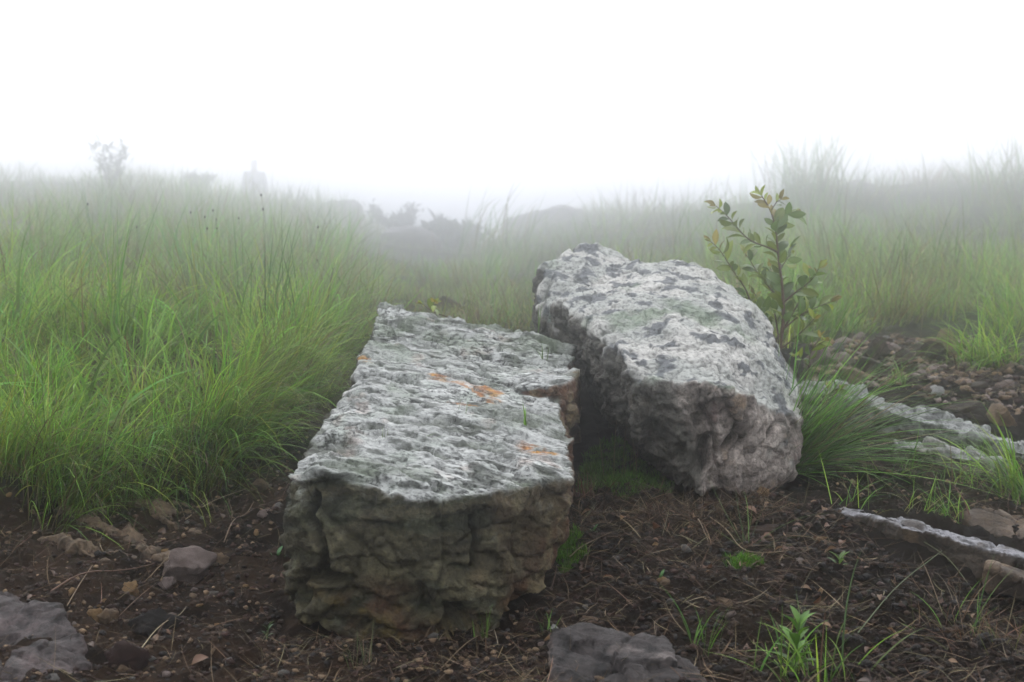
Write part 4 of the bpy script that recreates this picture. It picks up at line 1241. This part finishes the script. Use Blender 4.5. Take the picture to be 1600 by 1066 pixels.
tuft('seedling', 'tiny grass blade at the rear right of the block top', 0, 0, 4, (0.015, 0.03), (0.001, 0.0016), [(0.10, 0.17, 0.03)], 0.6, 1.0, (0.3, 0.2), (0.3, 0.2), 105, 0.003, 5, 0, at=on_block(848, 572, 0.012), cat='seedling')
tuft('seedling', 'green blade against the left flank of the humped boulder', 0, 0, 4, (0.04, 0.06), (0.0016, 0.0024), [(0.10, 0.17, 0.04)], 1.5, 1.5, (0.08, 0.05), (0.1, 0.1), 106, 0.003, 5, 0, at=P(838, 523, 2.34), cat='seedling')
tuft('root_litter', 'brown root litter caught in the crack of the block top', 0, 0, 60, (0.008, 0.022), (0.0006, 0.0011), [(0.09, 0.045, 0.025), (0.05, 0.026, 0.016)], 0.0, 3, (1.35, 0.2), (0.3, 0.2), 107, 0.006, 4, 0, at=on_block(628, 702, 0.005), cat='litter')

# ---- dry stems and roots on the soil
def litter(name, label, poly, n, L, W, seed, flatness=1.38):
    rg = np.random.default_rng(seed)
    xy = cloud(poly, n, rg)
    root = np.column_stack([xy, ground(xy[:, 0], xy[:, 1]) + 0.004])
    c1 = tints(n, STRAW + [(0.05, 0.03, 0.02), (0.04, 0.024, 0.016), (0.07, 0.045, 0.03)], 0.25, rg)
    t = blades(root, rg.uniform(*L, n), rg.uniform(*W, n), rg.uniform(0, 6.28, n), rg.normal(flatness, 0.22, n), rg.normal(0.15, 0.4, n), c1 * 0.8, c1, 5, 1.2, rg)
    tag(link(name, mesh_np(name, *_order(t)), M['straw']), label, None, None, 'stuff')

litter('dry_litter', 'brown dead roots and stems matted over the soil bank', BANK, 4200, (0.012, 0.06), (0.0005, 0.0011), 111)
litter('dry_litter', 'dead stems and roots on the soil in front of the block', FRONT, 1300, (0.012, 0.05), (0.0004, 0.0009), 112)
litter('dry_litter', 'dead grass stems on the stony path', PATH, 1100, (0.015, 0.07), (0.0004, 0.0009), 113, 1.3)
litter('dry_litter', 'dead roots piled against the foot of the humped boulder', [(900, 830), (930, 775), (1200, 785), (1240, 815), (1100, 850)], 1300, (0.012, 0.05), (0.0005, 0.001), 114, 1.2)
litter('dry_litter', 'dead stems on the earth between the two rock ledges', LEDGE_SOIL, 900, (0.015, 0.07), (0.0005, 0.0011), 116, 1.3)
litter('dry_litter', 'dead brown grass hanging over the rubble', RUBBLE, 1300, (0.02, 0.07), (0.0007, 0.0014), 115, 1.3)

# ---- moss
def moss(label, poly, n, seed):
    rg = np.random.default_rng(seed)
    xy = cloud(poly, n, rg)
    root = np.column_stack([xy, ground(xy[:, 0], xy[:, 1]) + 0.004 * fbm(np.column_stack([xy * 40, np.zeros(n)]), 2)])
    c1 = tints(n, [(0.07, 0.18, 0.012), (0.10, 0.22, 0.016), (0.05, 0.13, 0.01)], 0.2, rg)
    t = blades(root, rg.uniform(0.006, 0.013, n), rg.uniform(0.001, 0.002, n), rg.uniform(0, 6.28, n), np.abs(rg.normal(0.3, 0.4, n)), 0.4, c1 * 0.6, c1, 2, 1.0, rg)
    tag(link('moss', mesh_np('moss', *_order(t)), M['grass']), label, None, None, 'stuff')

moss('deep green moss cushion in the shade between the boulders', [(900, 765), (915, 715), (960, 690), (1010, 715), (1060, 745), (1050, 775), (980, 785)], 6500, 121)
moss('small moss patch on the soil beside the flat block', [(862, 870), (900, 845), (920, 870), (880, 895)], 900, 122)
moss('small moss patch in the middle of the soil bank', [(1130, 890), (1170, 870), (1195, 895), (1150, 910)], 900, 123)

# ---- dead leaves
def leaf_mesh(name, col, ratio=0.5, fold=0.25, curl=0.2, point=1.0, serr=0.0):
    """one leaf lying along +x from its stalk at the origin, length 1"""
    xs = [0.0, 0.12, 0.3, 0.5, 0.7, 0.87, 1.0]
    w = [0.03, 0.32, 0.78, 1.0, 0.88, 0.5, 0.02]
    V, F = [], []
    for x, a in zip(xs, w):
        h = a * ratio * 0.5
        z = -curl * (x - 0.35) ** 2
        V += [(x, -h, z + fold * h), (x, 0, z), (x, h, z + fold * h)]
    for k in range(len(xs) - 1):
        a = 3 * k
        F += [(a, a + 1, a + 4, a + 3), (a + 1, a + 2, a + 5, a + 4)]
    c = np.tile(col, (len(V), 1)) * np.where(np.arange(len(V)) % 3 == 1, 1.25, 1.0)[:, None]
    me = mesh_np(name, V, [F], c)
    me.materials.append(M['leaf'])
    return me

dead_leaf = [leaf_mesh('dead_leaf', c, r, f, cu) for c, r, f, cu in [((0.13, 0.065, 0.035), 0.55, 0.5, 0.7), ((0.09, 0.045, 0.025), 0.6, -0.5, -0.6), ((0.20, 0.12, 0.065), 0.5, 0.7, 0.4), ((0.06, 0.034, 0.022), 0.65, 0.3, 0.9)]]
rgl = np.random.default_rng(131)
LEAFC = ['reddish brown', 'dark brown', 'pale tan', 'blackish brown']
for poly, n, lab, grp in [(BANK, 85, 'dead leaf on the soil bank', 'dead leaves on the soil bank'), (PATH, 30, 'dead leaf on the path', 'dead leaves on the path'),
                          ([(1060, 800), (1240, 800), (1330, 840), (1260, 880), (1100, 860)], 40, 'dead leaf below the tussock', 'dead leaves below the tussock')]:
    xy = cloud(poly, n, rgl)
    zz = ground(xy[:, 0], xy[:, 1])
    for k in range(n):
        w = rgl.integers(4)
        o = link('dead_leaf', dead_leaf[w], None, None, (xy[k, 0], xy[k, 1], zz[k] + 0.003))
        s = rgl.uniform(0.008, 0.019)
        o.scale = (s, s, s)
        o.rotation_euler = (rgl.uniform(-0.7, 0.7), rgl.uniform(-0.7, 0.5), rgl.uniform(0, 6.28))
        tag(o, ('small ' if s < 0.013 else 'large ') + LEAFC[w] + ' ' + lab.replace('the soil bank', 'soil') + ' near ' + near_what(xy[k]), 'dead leaf', grp)
# ------------------------------------------------------------------ shrubs, twigs, weeds, person
def tube(pts, r0, r1, sides=6):
    """tapering round stem along points"""
    pts = np.array(pts, float)
    n = len(pts)
    V, F = [], []
    for k in range(n):
        d = unit(pts[min(k + 1, n - 1)] - pts[max(k - 1, 0)])
        a = unit(np.cross(d, [0.3, 0.9, 0.2]))
        b = np.cross(d, a)
        r = r0 + (r1 - r0) * k / (n - 1)
        for j in range(sides):
            t = 6.2832 * j / sides
            V.append(pts[k] + r * (a * math.cos(t) + b * math.sin(t)))
    for k in range(n - 1):
        for j in range(sides):
            F.append((k * sides + j, k * sides + (j + 1) % sides, (k + 1) * sides + (j + 1) % sides, (k + 1) * sides + j))
    return np.array(V), np.array(F)

def resample(pts, step):
    pts = np.array(pts, float)
    # round the corners
    for _ in range(2):
        q = [pts[0]]
        for k in range(len(pts) - 1):
            q += [pts[k] * 0.75 + pts[k + 1] * 0.25, pts[k] * 0.25 + pts[k + 1] * 0.75]
        pts = np.array(q + [pts[-1]])
    L = np.concatenate([[0], np.cumsum(np.linalg.norm(np.diff(pts, axis=0), axis=1))])
    m = max(2, int(L[-1] / step) + 1)
    t = np.linspace(0, L[-1], m)
    return np.stack([np.interp(t, L, pts[:, k]) for k in range(3)], -1)

def stem_part(name, pts, r0, r1, parent, base, col=(0.075, 0.042, 0.028), sides=6):
    v, f = tube(pts, r0, r1, sides)
    c = np.tile(col, (len(v), 1))
    me = mesh_np(name, v - base, [f], c)
    me.materials.append(M['bark'])
    return link(name, me, None, parent)

def leaf_matrix(p, direction, normal, size):
    x = unit(direction)
    z = np.asarray(normal, float) - (np.asarray(normal, float) @ x) * x
    z = unit(z + 1e-6)
    y = np.cross(z, x)
    m = Matrix([[x[0], y[0], z[0], p[0]], [x[1], y[1], z[1], p[1]], [x[2], y[2], z[2], p[2]], [0, 0, 0, 1]])
    return m @ Matrix.Scale(size, 4)

LEAVES = [leaf_mesh('leaf', c, r, f, cu) for c, r, f, cu in [((0.12, 0.165, 0.018), 0.44, 0.35, 0.35), ((0.085, 0.135, 0.02), 0.46, 0.25, 0.2), ((0.16, 0.205, 0.024), 0.40, 0.45, 0.5), ((0.075, 0.125, 0.026), 0.5, 0.2, 0.6)]]
YOUNG = [leaf_mesh('leaf', c, 0.42, 0.5, 0.3) for c in [(0.20, 0.24, 0.03), (0.22, 0.18, 0.035)]]

def leaves_along(parent, base, pts, rg, start, step, size, young_from=0.88, up=0.35):
    L = np.concatenate([[0], np.cumsum(np.linalg.norm(np.diff(pts, axis=0), axis=1))])
    t, side = start * L[-1], 1
    while t < L[-1]:
        p = np.array([np.interp(t, L, pts[:, k]) for k in range(3)])
        k = min(np.searchsorted(L, t), len(pts) - 1)
        d = unit(pts[k] - pts[k - 1])
        a = unit(np.cross(d, [0, -1, 0]) + 1e-6)       # across the branch, in the plane of the bush's front
        b = np.cross(d, a)
        ang = rg.normal(0, 0.8)
        out = a * side * math.cos(ang) + b * math.sin(ang)
        dirn = unit(0.75 * d + out * 0.95 + np.array([0, 0, up * rg.random()]))
        nrm = unit(np.array([0, 0, 0.8]) + rg.normal(0, 0.75, 3) + np.array([0, -0.35, 0]))
        frac = t / L[-1]
        ms = YOUNG if frac > young_from else LEAVES
        o = link('leaf', ms[rg.integers(len(ms))], None, parent)
        o.matrix_local = leaf_matrix(p - base, dirn, nrm, size * rg.uniform(0.5, 1.3) * (0.75 if frac > young_from else 1))
        t += step * rg.uniform(0.7, 1.3)
        side = -side
    for k in range(3):                               # the rosette at the tip
        dirn = unit(pts[-1] - pts[-2]) + rg.normal(0, 0.5, 3) * 0.8
        o = link('leaf', YOUNG[rg.integers(2)], None, parent)
        o.matrix_local = leaf_matrix(pts[-1] - base, unit(dirn), rg.normal(0, 1, 3) + np.array([0, -0.5, 1]), size * rg.uniform(0.5, 0.8))

def main_shrub():
    D = 2.60
    rg = np.random.default_rng(141)
    foot = P(1212, 600, D)
    foot[2] = ground(foot[0], foot[1])[0] - 0.01
    root = empty('leafy_shrub', foot)
    tag(root, 'young leafy shrub with brown stem growing behind the humped boulder', 'shrub')
    main = [foot] + [P(a, b, D) for a, b in [(1212, 565), (1219, 538), (1224, 507), (1224, 473), (1222, 445), (1218, 414), (1215, 392), (1213, 364), (1209, 346), (1204, 327), (1190, 306)]]
    m = resample(main, 0.012)
    stem_part('stem', m, 0.0050, 0.0011, root, foot)
    leaves_along(root, foot, m, rg, 0.40, 0.0056, 0.033)
    for pix, dz, st, r0 in [
        ([(1215, 394), (1199, 386), (1180, 380), (1165, 371), (1152, 356), (1137, 338), (1119, 322)], -0.05, 0.15, 0.0019),
        ([(1214, 535), (1195, 502), (1175, 478), (1165, 450), (1150, 430), (1135, 406), (1122, 387), (1111, 378)], -0.08, 0.25, 0.0024),
        ([(1222, 475), (1205, 452), (1187, 432), (1175, 411), (1164, 396)], 0.06, 0.2, 0.0018),
        ([(1225, 472), (1240, 459), (1257, 447), (1270, 436), (1279, 420)], -0.04, 0.25, 0.0020),
        ([(1221, 522), (1236, 493), (1250, 470), (1259, 452), (1266, 430)], 0.08, 0.2, 0.0020),
        ([(1227, 512), (1250, 492), (1274, 481), (1297, 472)], 0.03, 0.15, 0.0018),
        ([(1211, 352), (1222, 343), (1232, 334), (1242, 332)], 0.03, 0.2, 0.0013),
        ([(1218, 536), (1211, 492), (1206, 455), (1204, 416)], 0.09, 0.2, 0.0019),
        ([(1216, 545), (1200, 520), (1190, 485), (1180, 460)], 0.05, 0.3, 0.0018),
        ([(1219, 420), (1230, 405), (1236, 392)], 0.04, 0.3, 0.0012),
        ([(1217, 548), (1240, 530), (1262, 510), (1272, 498)], -0.06, 0.3, 0.0016),
        ([(1205, 330), (1213, 315), (1220, 312)], -0.02, 0.4, 0.0009)]:
        n = len(pix)
        pts = resample([P(a, b, D + dz * k / (n - 1)) for k, (a, b) in enumerate(pix)], 0.01)
        stem_part('branch', pts, r0, 0.0007, root, foot)
        leaves_along(root, foot, pts, rg, st, 0.0062, 0.031)

def small_shrub(name, label, pix, D, size, step, foot_down, seed, cat, leaf_start=0.35, r0=0.0016, br=()):
    rg = np.random.default_rng(seed)
    foot = P(*pix[0], D)
    foot[2] -= foot_down
    root = empty(name, foot)
    tag(root, label, cat)
    pts = resample([foot] + [P(a, b, D) for a, b in pix[(0 if foot_down else 1):]], 0.006)
    stem_part('stem', pts, r0, 0.0006, root, foot)
    leaves_along(root, foot, pts, rg, leaf_start, step, size)
    for b in br:
        q = resample([P(x, y, D - 0.02 * k) for k, (x, y) in enumerate(b)], 0.006)
        stem_part('branch', q, r0 * 0.6, 0.0005, root, foot)
        leaves_along(root, foot, q, rg, 0.3, step, size)

main_shrub()
small_shrub('sapling', 'thin red-stemmed sapling between the humped boulder and the long ledge', [(1246, 615), (1258, 600), (1264, 575), (1266, 548), (1282, 528)], 2.40, 0.02, 0.009, 0.03, 142, 'sapling', 0.55, 0.0015, [[(1264, 572), (1252, 560), (1242, 556)], [(1266, 548), (1276, 540), (1290, 532)]])
small_shrub('sprig', 'bright green sprig of oval leaves at the left end of the long ledge', [(1283, 640), (1288, 622), (1295, 605)], 2.36, 0.022, 0.007, 0.03, 143, 'sprig', 0.3, 0.0013, [[(1288, 622), (1300, 612), (1312, 606)]])
small_shrub('fallen_twig', 'bare curved twig with a small leaf cluster behind the flat block', [(748, 514), (720, 502), (695, 494), (675, 487), (660, 475)], 2.36, 0.020, 0.012, 0.0, 144, 'twig', 0.8, 0.0016, [[(676, 487), (680, 478), (679, 472)]])

def weed(label, px, py, h, n, size, cols, seed):
    rg = np.random.default_rng(seed)
    g = G(px, py)
    root = empty('leafy_weed', g)
    tag(root, label, 'weed')
    top = g + np.array([0.004, -0.004, h])
    pts = resample([g - (0, 0, 0.004), g + (0.003, 0, h * 0.5), top], 0.005)
    stem_part('stem', pts, 0.0011, 0.0006, root, g, (0.06, 0.10, 0.03))
    ms = [leaf_mesh('leaf', c, 0.34, 0.4, 0.45) for c in cols]
    for k in range(n):
        t = 0.15 + 0.85 * k / n
        p = g + (top - g) * t
        a = k * 2.4 + rg.normal(0, 0.3)
        d = np.array([math.cos(a), math.sin(a) * 0.8, 0.55 + 0.9 * t])
        o = link('leaf', ms[rg.integers(len(ms))], None, root)
        o.matrix_local = leaf_matrix(p - g, unit(d), np.array([-d[0], -d[1], 1.2]), size * rg.uniform(0.75, 1.2))

weed('bright green leafy weed at the foot of the soil bank', 1240, 1058, 0.058, 15, 0.027, [(0.10, 0.22, 0.02), (0.06, 0.14, 0.016), (0.045, 0.10, 0.014)], 151)
weed('small four-leaved green seedling on the soil bank below the tussock', 1308, 893, 0.016, 6, 0.018, [(0.07, 0.14, 0.03), (0.09, 0.17, 0.03)], 152)
weed('tiny green seedling right of the flat block', 925, 838, 0.010, 4, 0.010, [(0.05, 0.13, 0.04)], 153)
weed('tiny green seedling in front of the left corner of the block', 415, 1000, 0.018, 6, 0.010, [(0.05, 0.10, 0.03)], 154)
weed('little green plant against the left side of the flat block', 430, 880, 0.010, 4, 0.016, [(0.04, 0.13, 0.03)], 155)
weed('small green seedling among the leaves on the bank by the pink stone', 1028, 915, 0.012, 4, 0.012, [(0.06, 0.16, 0.03)], 156)

# ---- loose twigs on the soil, each its own thing
def twig(label, pix, r, col, lift=0.006):
    pts = []
    for k, (a, b) in enumerate(pix):
        g = G(a, b)
        g[2] = ground(g[0], g[1])[0]
        pts.append(g + (0, 0, lift + 0.004 * (k % 2)))
    pts = resample(pts, 0.008)
    v, f = tube(pts, r, r * 0.5, 5)
    me = mesh_np('twig', v - pts[0], [f], np.tile(col, (len(v), 1)))
    me.materials.append(M['bark'])
    tag(link('twig', me, None, None, pts[0]), label, 'twig')

for lab, pix, r, col in [
    ('pale curved root bent along the foot of the humped boulder', [(1078, 778), (1090, 775), (1110, 772), (1130, 760)], 0.0011, (0.26, 0.22, 0.17)),
    ('long pale dead stem looping over the middle of the soil bank', [(1110, 815), (1135, 845), (1160, 872), (1200, 882), (1230, 878)], 0.0009, (0.20, 0.15, 0.09)),
    ('pale root hanging down the upper soil bank', [(1082, 808), (1092, 828), (1108, 848)], 0.0009, (0.24, 0.19, 0.13)),
    ('short pale upright root in the soil bank', [(1092, 848), (1092, 868), (1095, 892)], 0.0008, (0.22, 0.18, 0.13)),
    ('thin brown stick right of the flat block', [(890, 880), (905, 868), (930, 855), (955, 845)], 0.0009, (0.13, 0.09, 0.055)),
    ('straight pale straw on the slope above the bedded outcrop', [(290, 822), (330, 800), (384, 774)], 0.0009, (0.22, 0.17, 0.11)),
    ('curved brown straw at the right end of the outcrop', [(350, 850), (365, 832), (385, 818), (397, 795)], 0.0008, (0.16, 0.11, 0.07)),
    ('long brown stick lying along the path above the slate slab', [(80, 950), (130, 925), (190, 905), (255, 885)], 0.0012, (0.10, 0.055, 0.035)),
    ('thin straw crossing the path beside the black lump', [(105, 955), (125, 930), (145, 905)], 0.0008, (0.18, 0.13, 0.08)),
    ('bent pale straw in front of the flat block', [(215, 1040), (250, 1000), (280, 975), (290, 960)], 0.0008, (0.24, 0.20, 0.12)),
    ('pale broken straw lying across the slate rock', [(925, 1012), (945, 1024), (975, 1045)], 0.0012, (0.30, 0.22, 0.13)),
    ('fine twig on the right end of the flat block foot', [(690, 1050), (730, 1020), (770, 1000)], 0.0007, (0.14, 0.10, 0.06)),
    ('long green-brown stem slanting over the black soil', [(1340, 1010), (1400, 940), (1470, 880), (1490, 855)], 0.0008, (0.07, 0.09, 0.04)),
    ('curved thin stem arching down the black soil bank', [(1440, 855), (1480, 890), (1505, 915), (1518, 940)], 0.0007, (0.10, 0.11, 0.05))]:
    twig(lab, pix, r, col)

# ---- stems with small dark seed heads over the left meadow
sg = empty('seeding_grass', G(330, 520))
tag(sg, 'thin stems with tiny dark seed heads standing above the left meadow', 'seeding grass')
sb = np.array(sg.location)
rgs = np.random.default_rng(161)
bm = bmesh.new()
bmesh.ops.create_icosphere(bm, subdivisions=1, radius=1)
sv = np.array([x.co[:] for x in bm.verts]) * (0.0026, 0.0026, 0.0042)
sf = np.array([[x.index for x in q.verts] for q in bm.faces])
bm.free()
seed_me = mesh_np('seed_head', sv, [sf], np.tile((0.025, 0.018, 0.014), (len(sv), 1)))
seed_me.materials.append(M['bark'])
for a, b in [(408, 305), (411, 327), (333, 329), (298, 332), (320, 339), (338, 343), (373, 341), (324, 357), (339, 357), (214, 355), (497, 355), (137, 319), (496, 407)]:
    top = P(a, b, 3.6 + rgs.uniform(-0.3, 0.4))
    ft = top.copy()
    ft[0] += rgs.normal(0, 0.03)
    ft[2] = ground(ft[0], ft[1])[0]
    stem_part('culm', resample([ft, ft * 0.5 + top * 0.5 + (0.004, 0, 0), top], 0.05), 0.0006, 0.0003, sg, sb, (0.07, 0.09, 0.035), 4)
    link('seed_head', seed_me, None, sg, top - sb)

# ---- bushes far off in the fog
def bush(label, px, py, d, w, h, seed, n=1100):
    rg = np.random.default_rng(seed)
    k_ = fd(d) / d
    d, w, h = fd(d), w * k_, h * k_
    foot = P(px, py, d)
    dz = max(0.0, foot[2] - ground(foot[0], foot[1])[0])
    foot[2] -= dz
    h += dz
    root = empty('foggy_bush', foot)
    tag(root, label, 'bush')
    tips = []
    for k in range(9):
        t = np.array([rg.normal(0, 0.32) * w, rg.normal(0, 0.25) * w, h * rg.uniform(0.55, 1.0)])
        mid = t * np.array([0.4, 0.4, 0.5])
        pts = resample([np.zeros(3), mid, t], 0.05)
        v, f = tube(pts, 0.012, 0.004, 4)
        me = mesh_np('stem', v, [f], np.tile((0.06, 0.05, 0.04), (len(v), 1)))
        me.materials.append(M['bark'])
        link('stem', me, None, root)
        tips += [pts[int(len(pts) * q)] for q in (0.5, 0.7, 0.85, 0.95)]
    tips = np.array(tips)
    c = tips[rg.integers(0, len(tips), n)] + rg.normal(0, 0.16, (n, 3)) * w * np.array([0.5, 0.5, 0.45])
    cl = tints(n, [(0.045, 0.06, 0.03), (0.06, 0.075, 0.035), (0.035, 0.05, 0.028)], 0.2, rg)
    t = blades(c, rg.uniform(0.06, 0.14, n) * w * 2, rg.uniform(0.02, 0.05, n) * w * 2, rg.uniform(0, 6.28, n), rg.uniform(0.2, 1.6, n), 0.5, cl, cl, 3, 1.0, rg)
    me = mesh_np('crown', *_order(t))
    me.materials.append(M['grass'])
    link('crown', me, None, root)

bush('dark spiky bush on the foggy skyline of the left slope', 176, 298, 10.0, 0.28, 0.33, 171, 230)
bush('low bush on the ridge between the spiky bush and the standing person', 310, 305, 12.5, 0.24, 0.16, 172)
bush('low grey bush on the ridge edge right of the foggy rounded rock', 625, 362, 12.0, 0.34, 0.18, 173)
bush('low bush at the bottom of the foggy dip', 720, 385, 11.0, 0.5, 0.12, 174)

# ---- the person standing in the fog
def person(px, head_py, d):
    top = P(px, head_py, d)
    gz_ = ground(top[0], top[1])[0]
    H = top[2] - gz_
    k = H / 1.72
    root = empty('person', (top[0], top[1], gz_))
    tag(root, 'person standing behind the foggy ridge in a pale loose shirt, arms down', 'person')
    def skin(name, joints, bones, col, start=0, rough=0.8):
        me = bpy.data.meshes.new(name)
        me.from_pydata([Vector(j[0]) * k for j in joints], bones, [])
        o = bpy.data.objects.new(name, me)
        COL.objects.link(o)
        md = o.modifiers.new('skin', 'SKIN')
        for i, j in enumerate(joints):
            me.skin_vertices[0].data[i].radius = (j[1] * k, j[2] * k)
            me.skin_vertices[0].data[i].use_root = (i == start)
        ss = o.modifiers.new('sub', 'SUBSURF')
        ss.levels = ss.render_levels = 2
        dg = bpy.context.evaluated_depsgraph_get()
        e = bpy.data.meshes.new_from_object(o.evaluated_get(dg))
        bpy.data.objects.remove(o)
        bpy.data.meshes.remove(me)
        e.name = name
        e.polygons.foreach_set('use_smooth', np.ones(len(e.polygons), bool))
        set_col(e, np.tile(col, (len(e.vertices), 1)))
        e.materials.append(M['cloth'] if name != 'body' else M['skin'])
        return link(name, e, None, root)
    J = [((0, 0, 0.95), .13, .10), ((0, 0, 1.15), .125, .09), ((0, 0, 1.36), .14, .095), ((0, 0, 1.47), .055, .055), ((0, -.01, 1.53), .06, .065), ((0, -.02, 1.60), .082, .098), ((0, -.01, 1.68), .06, .075),
         ((.17, 0, 1.40), .055, .055), ((.23, .01, 1.14), .042, .042), ((.24, -.04, .90), .03, .03), ((.24, -.06, .80), .025, .042),
         ((-.17, 0, 1.40), .055, .055), ((-.23, .01, 1.14), .042, .042), ((-.24, -.04, .90), .03, .03), ((-.24, -.06, .80), .025, .042),
         ((.10, 0, .86), .09, .09), ((.11, -.01, .48), .06, .06), ((.12, .02, .09), .04, .045), ((.13, -.12, .03), .04, .03),
         ((-.10, 0, .86), .09, .09), ((-.11, -.01, .48), .06, .06), ((-.12, .02, .09), .04, .045), ((-.13, -.12, .03), .04, .03)]
    B = [(0, 1), (1, 2), (2, 3), (3, 4), (4, 5), (5, 6), (2, 7), (7, 8), (8, 9), (9, 10), (2, 11), (11, 12), (12, 13), (13, 14), (0, 15), (15, 16), (16, 17), (17, 18), (0, 19), (19, 20), (20, 21), (21, 22)]
    skin('body', J, B, (0.17, 0.10, 0.07))
    skin('shirt', [((0, 0, 0.86), .17, .13), ((0, 0, 1.12), .155, .12), ((0, 0, 1.36), .165, .115), ((0, 0, 1.45), .075, .07), ((.185, 0, 1.40), .075, .075), ((.235, .01, 1.14), .062, .06), ((.24, -.03, .96), .05, .05),
                   ((-.185, 0, 1.40), .075, .075), ((-.235, .01, 1.14), .062, .06), ((-.24, -.03, .96), .05, .05)], [(0, 1), (1, 2), (2, 3), (2, 4), (4, 5), (5, 6), (2, 7), (7, 8), (8, 9)], (0.20, 0.195, 0.215))
    skin('trousers', [((0, 0, 0.93), .15, .12), ((.10, 0, .84), .11, .11), ((.115, -.01, .48), .085, .085), ((.12, .02, .12), .065, .07), ((-.10, 0, .84), .11, .11), ((-.115, -.01, .48), .085, .085), ((-.12, .02, .12), .065, .07)],
         [(0, 1), (1, 2), (2, 3), (0, 4), (4, 5), (5, 6)], (0.06, 0.06, 0.07))
    skin('hair', [((0, .02, 1.62), .09, .095), ((0, .015, 1.69), .075, .085), ((0, 0.01, 1.71), .04, .05)], [(0, 1), (1, 2)], (0.012, 0.010, 0.009))

M['cloth'] = grain_mat('cloth', 60, 0.85, 1.15, 0.2, 0.002, (0.8, 0.95), 0.1)
M['skin'] = grain_mat('skin', 60, 0.9, 1.1, 0.1, 0.001, (0.5, 0.6), 0.3)
person(397, 249, 26)
# ------------------------------------------------------------------ the fog
def haze_box(lo, hi, density):
    lo, hi = np.array(lo, float), np.array(hi, float)
    v = np.array([[x, y, z] for x in (0, 1) for y in (0, 1) for z in (0, 1)]) * (hi - lo) + lo
    f = [[0, 1, 3, 2], [4, 6, 7, 5], [0, 4, 5, 1], [2, 3, 7, 6], [0, 2, 6, 4], [1, 5, 7, 3]]
    m = bpy.data.materials.new('fog')
    m.use_nodes = True
    n, l = m.node_tree.nodes, m.node_tree.links
    n.clear()
    out = n.new('ShaderNodeOutputMaterial')
    pv = n.new('ShaderNodeVolumePrincipled')
    pv.inputs['Color'].default_value = (0.96, 0.97, 1.0, 1)
    pv.inputs['Density'].default_value = density
    pv.inputs['Anisotropy'].default_value = 0.95
    l.new(pv.outputs[0], out.inputs['Volume'])
    o = link('haze', mesh_np('haze', v, [f], None, False), m)
    tag(o, 'white mountain fog hanging over the whole hillside', None, None, 'stuff')

haze_box((-105, -70, gz.min() - 1.0), (105, 130, CZ + 1.5), 0.071)
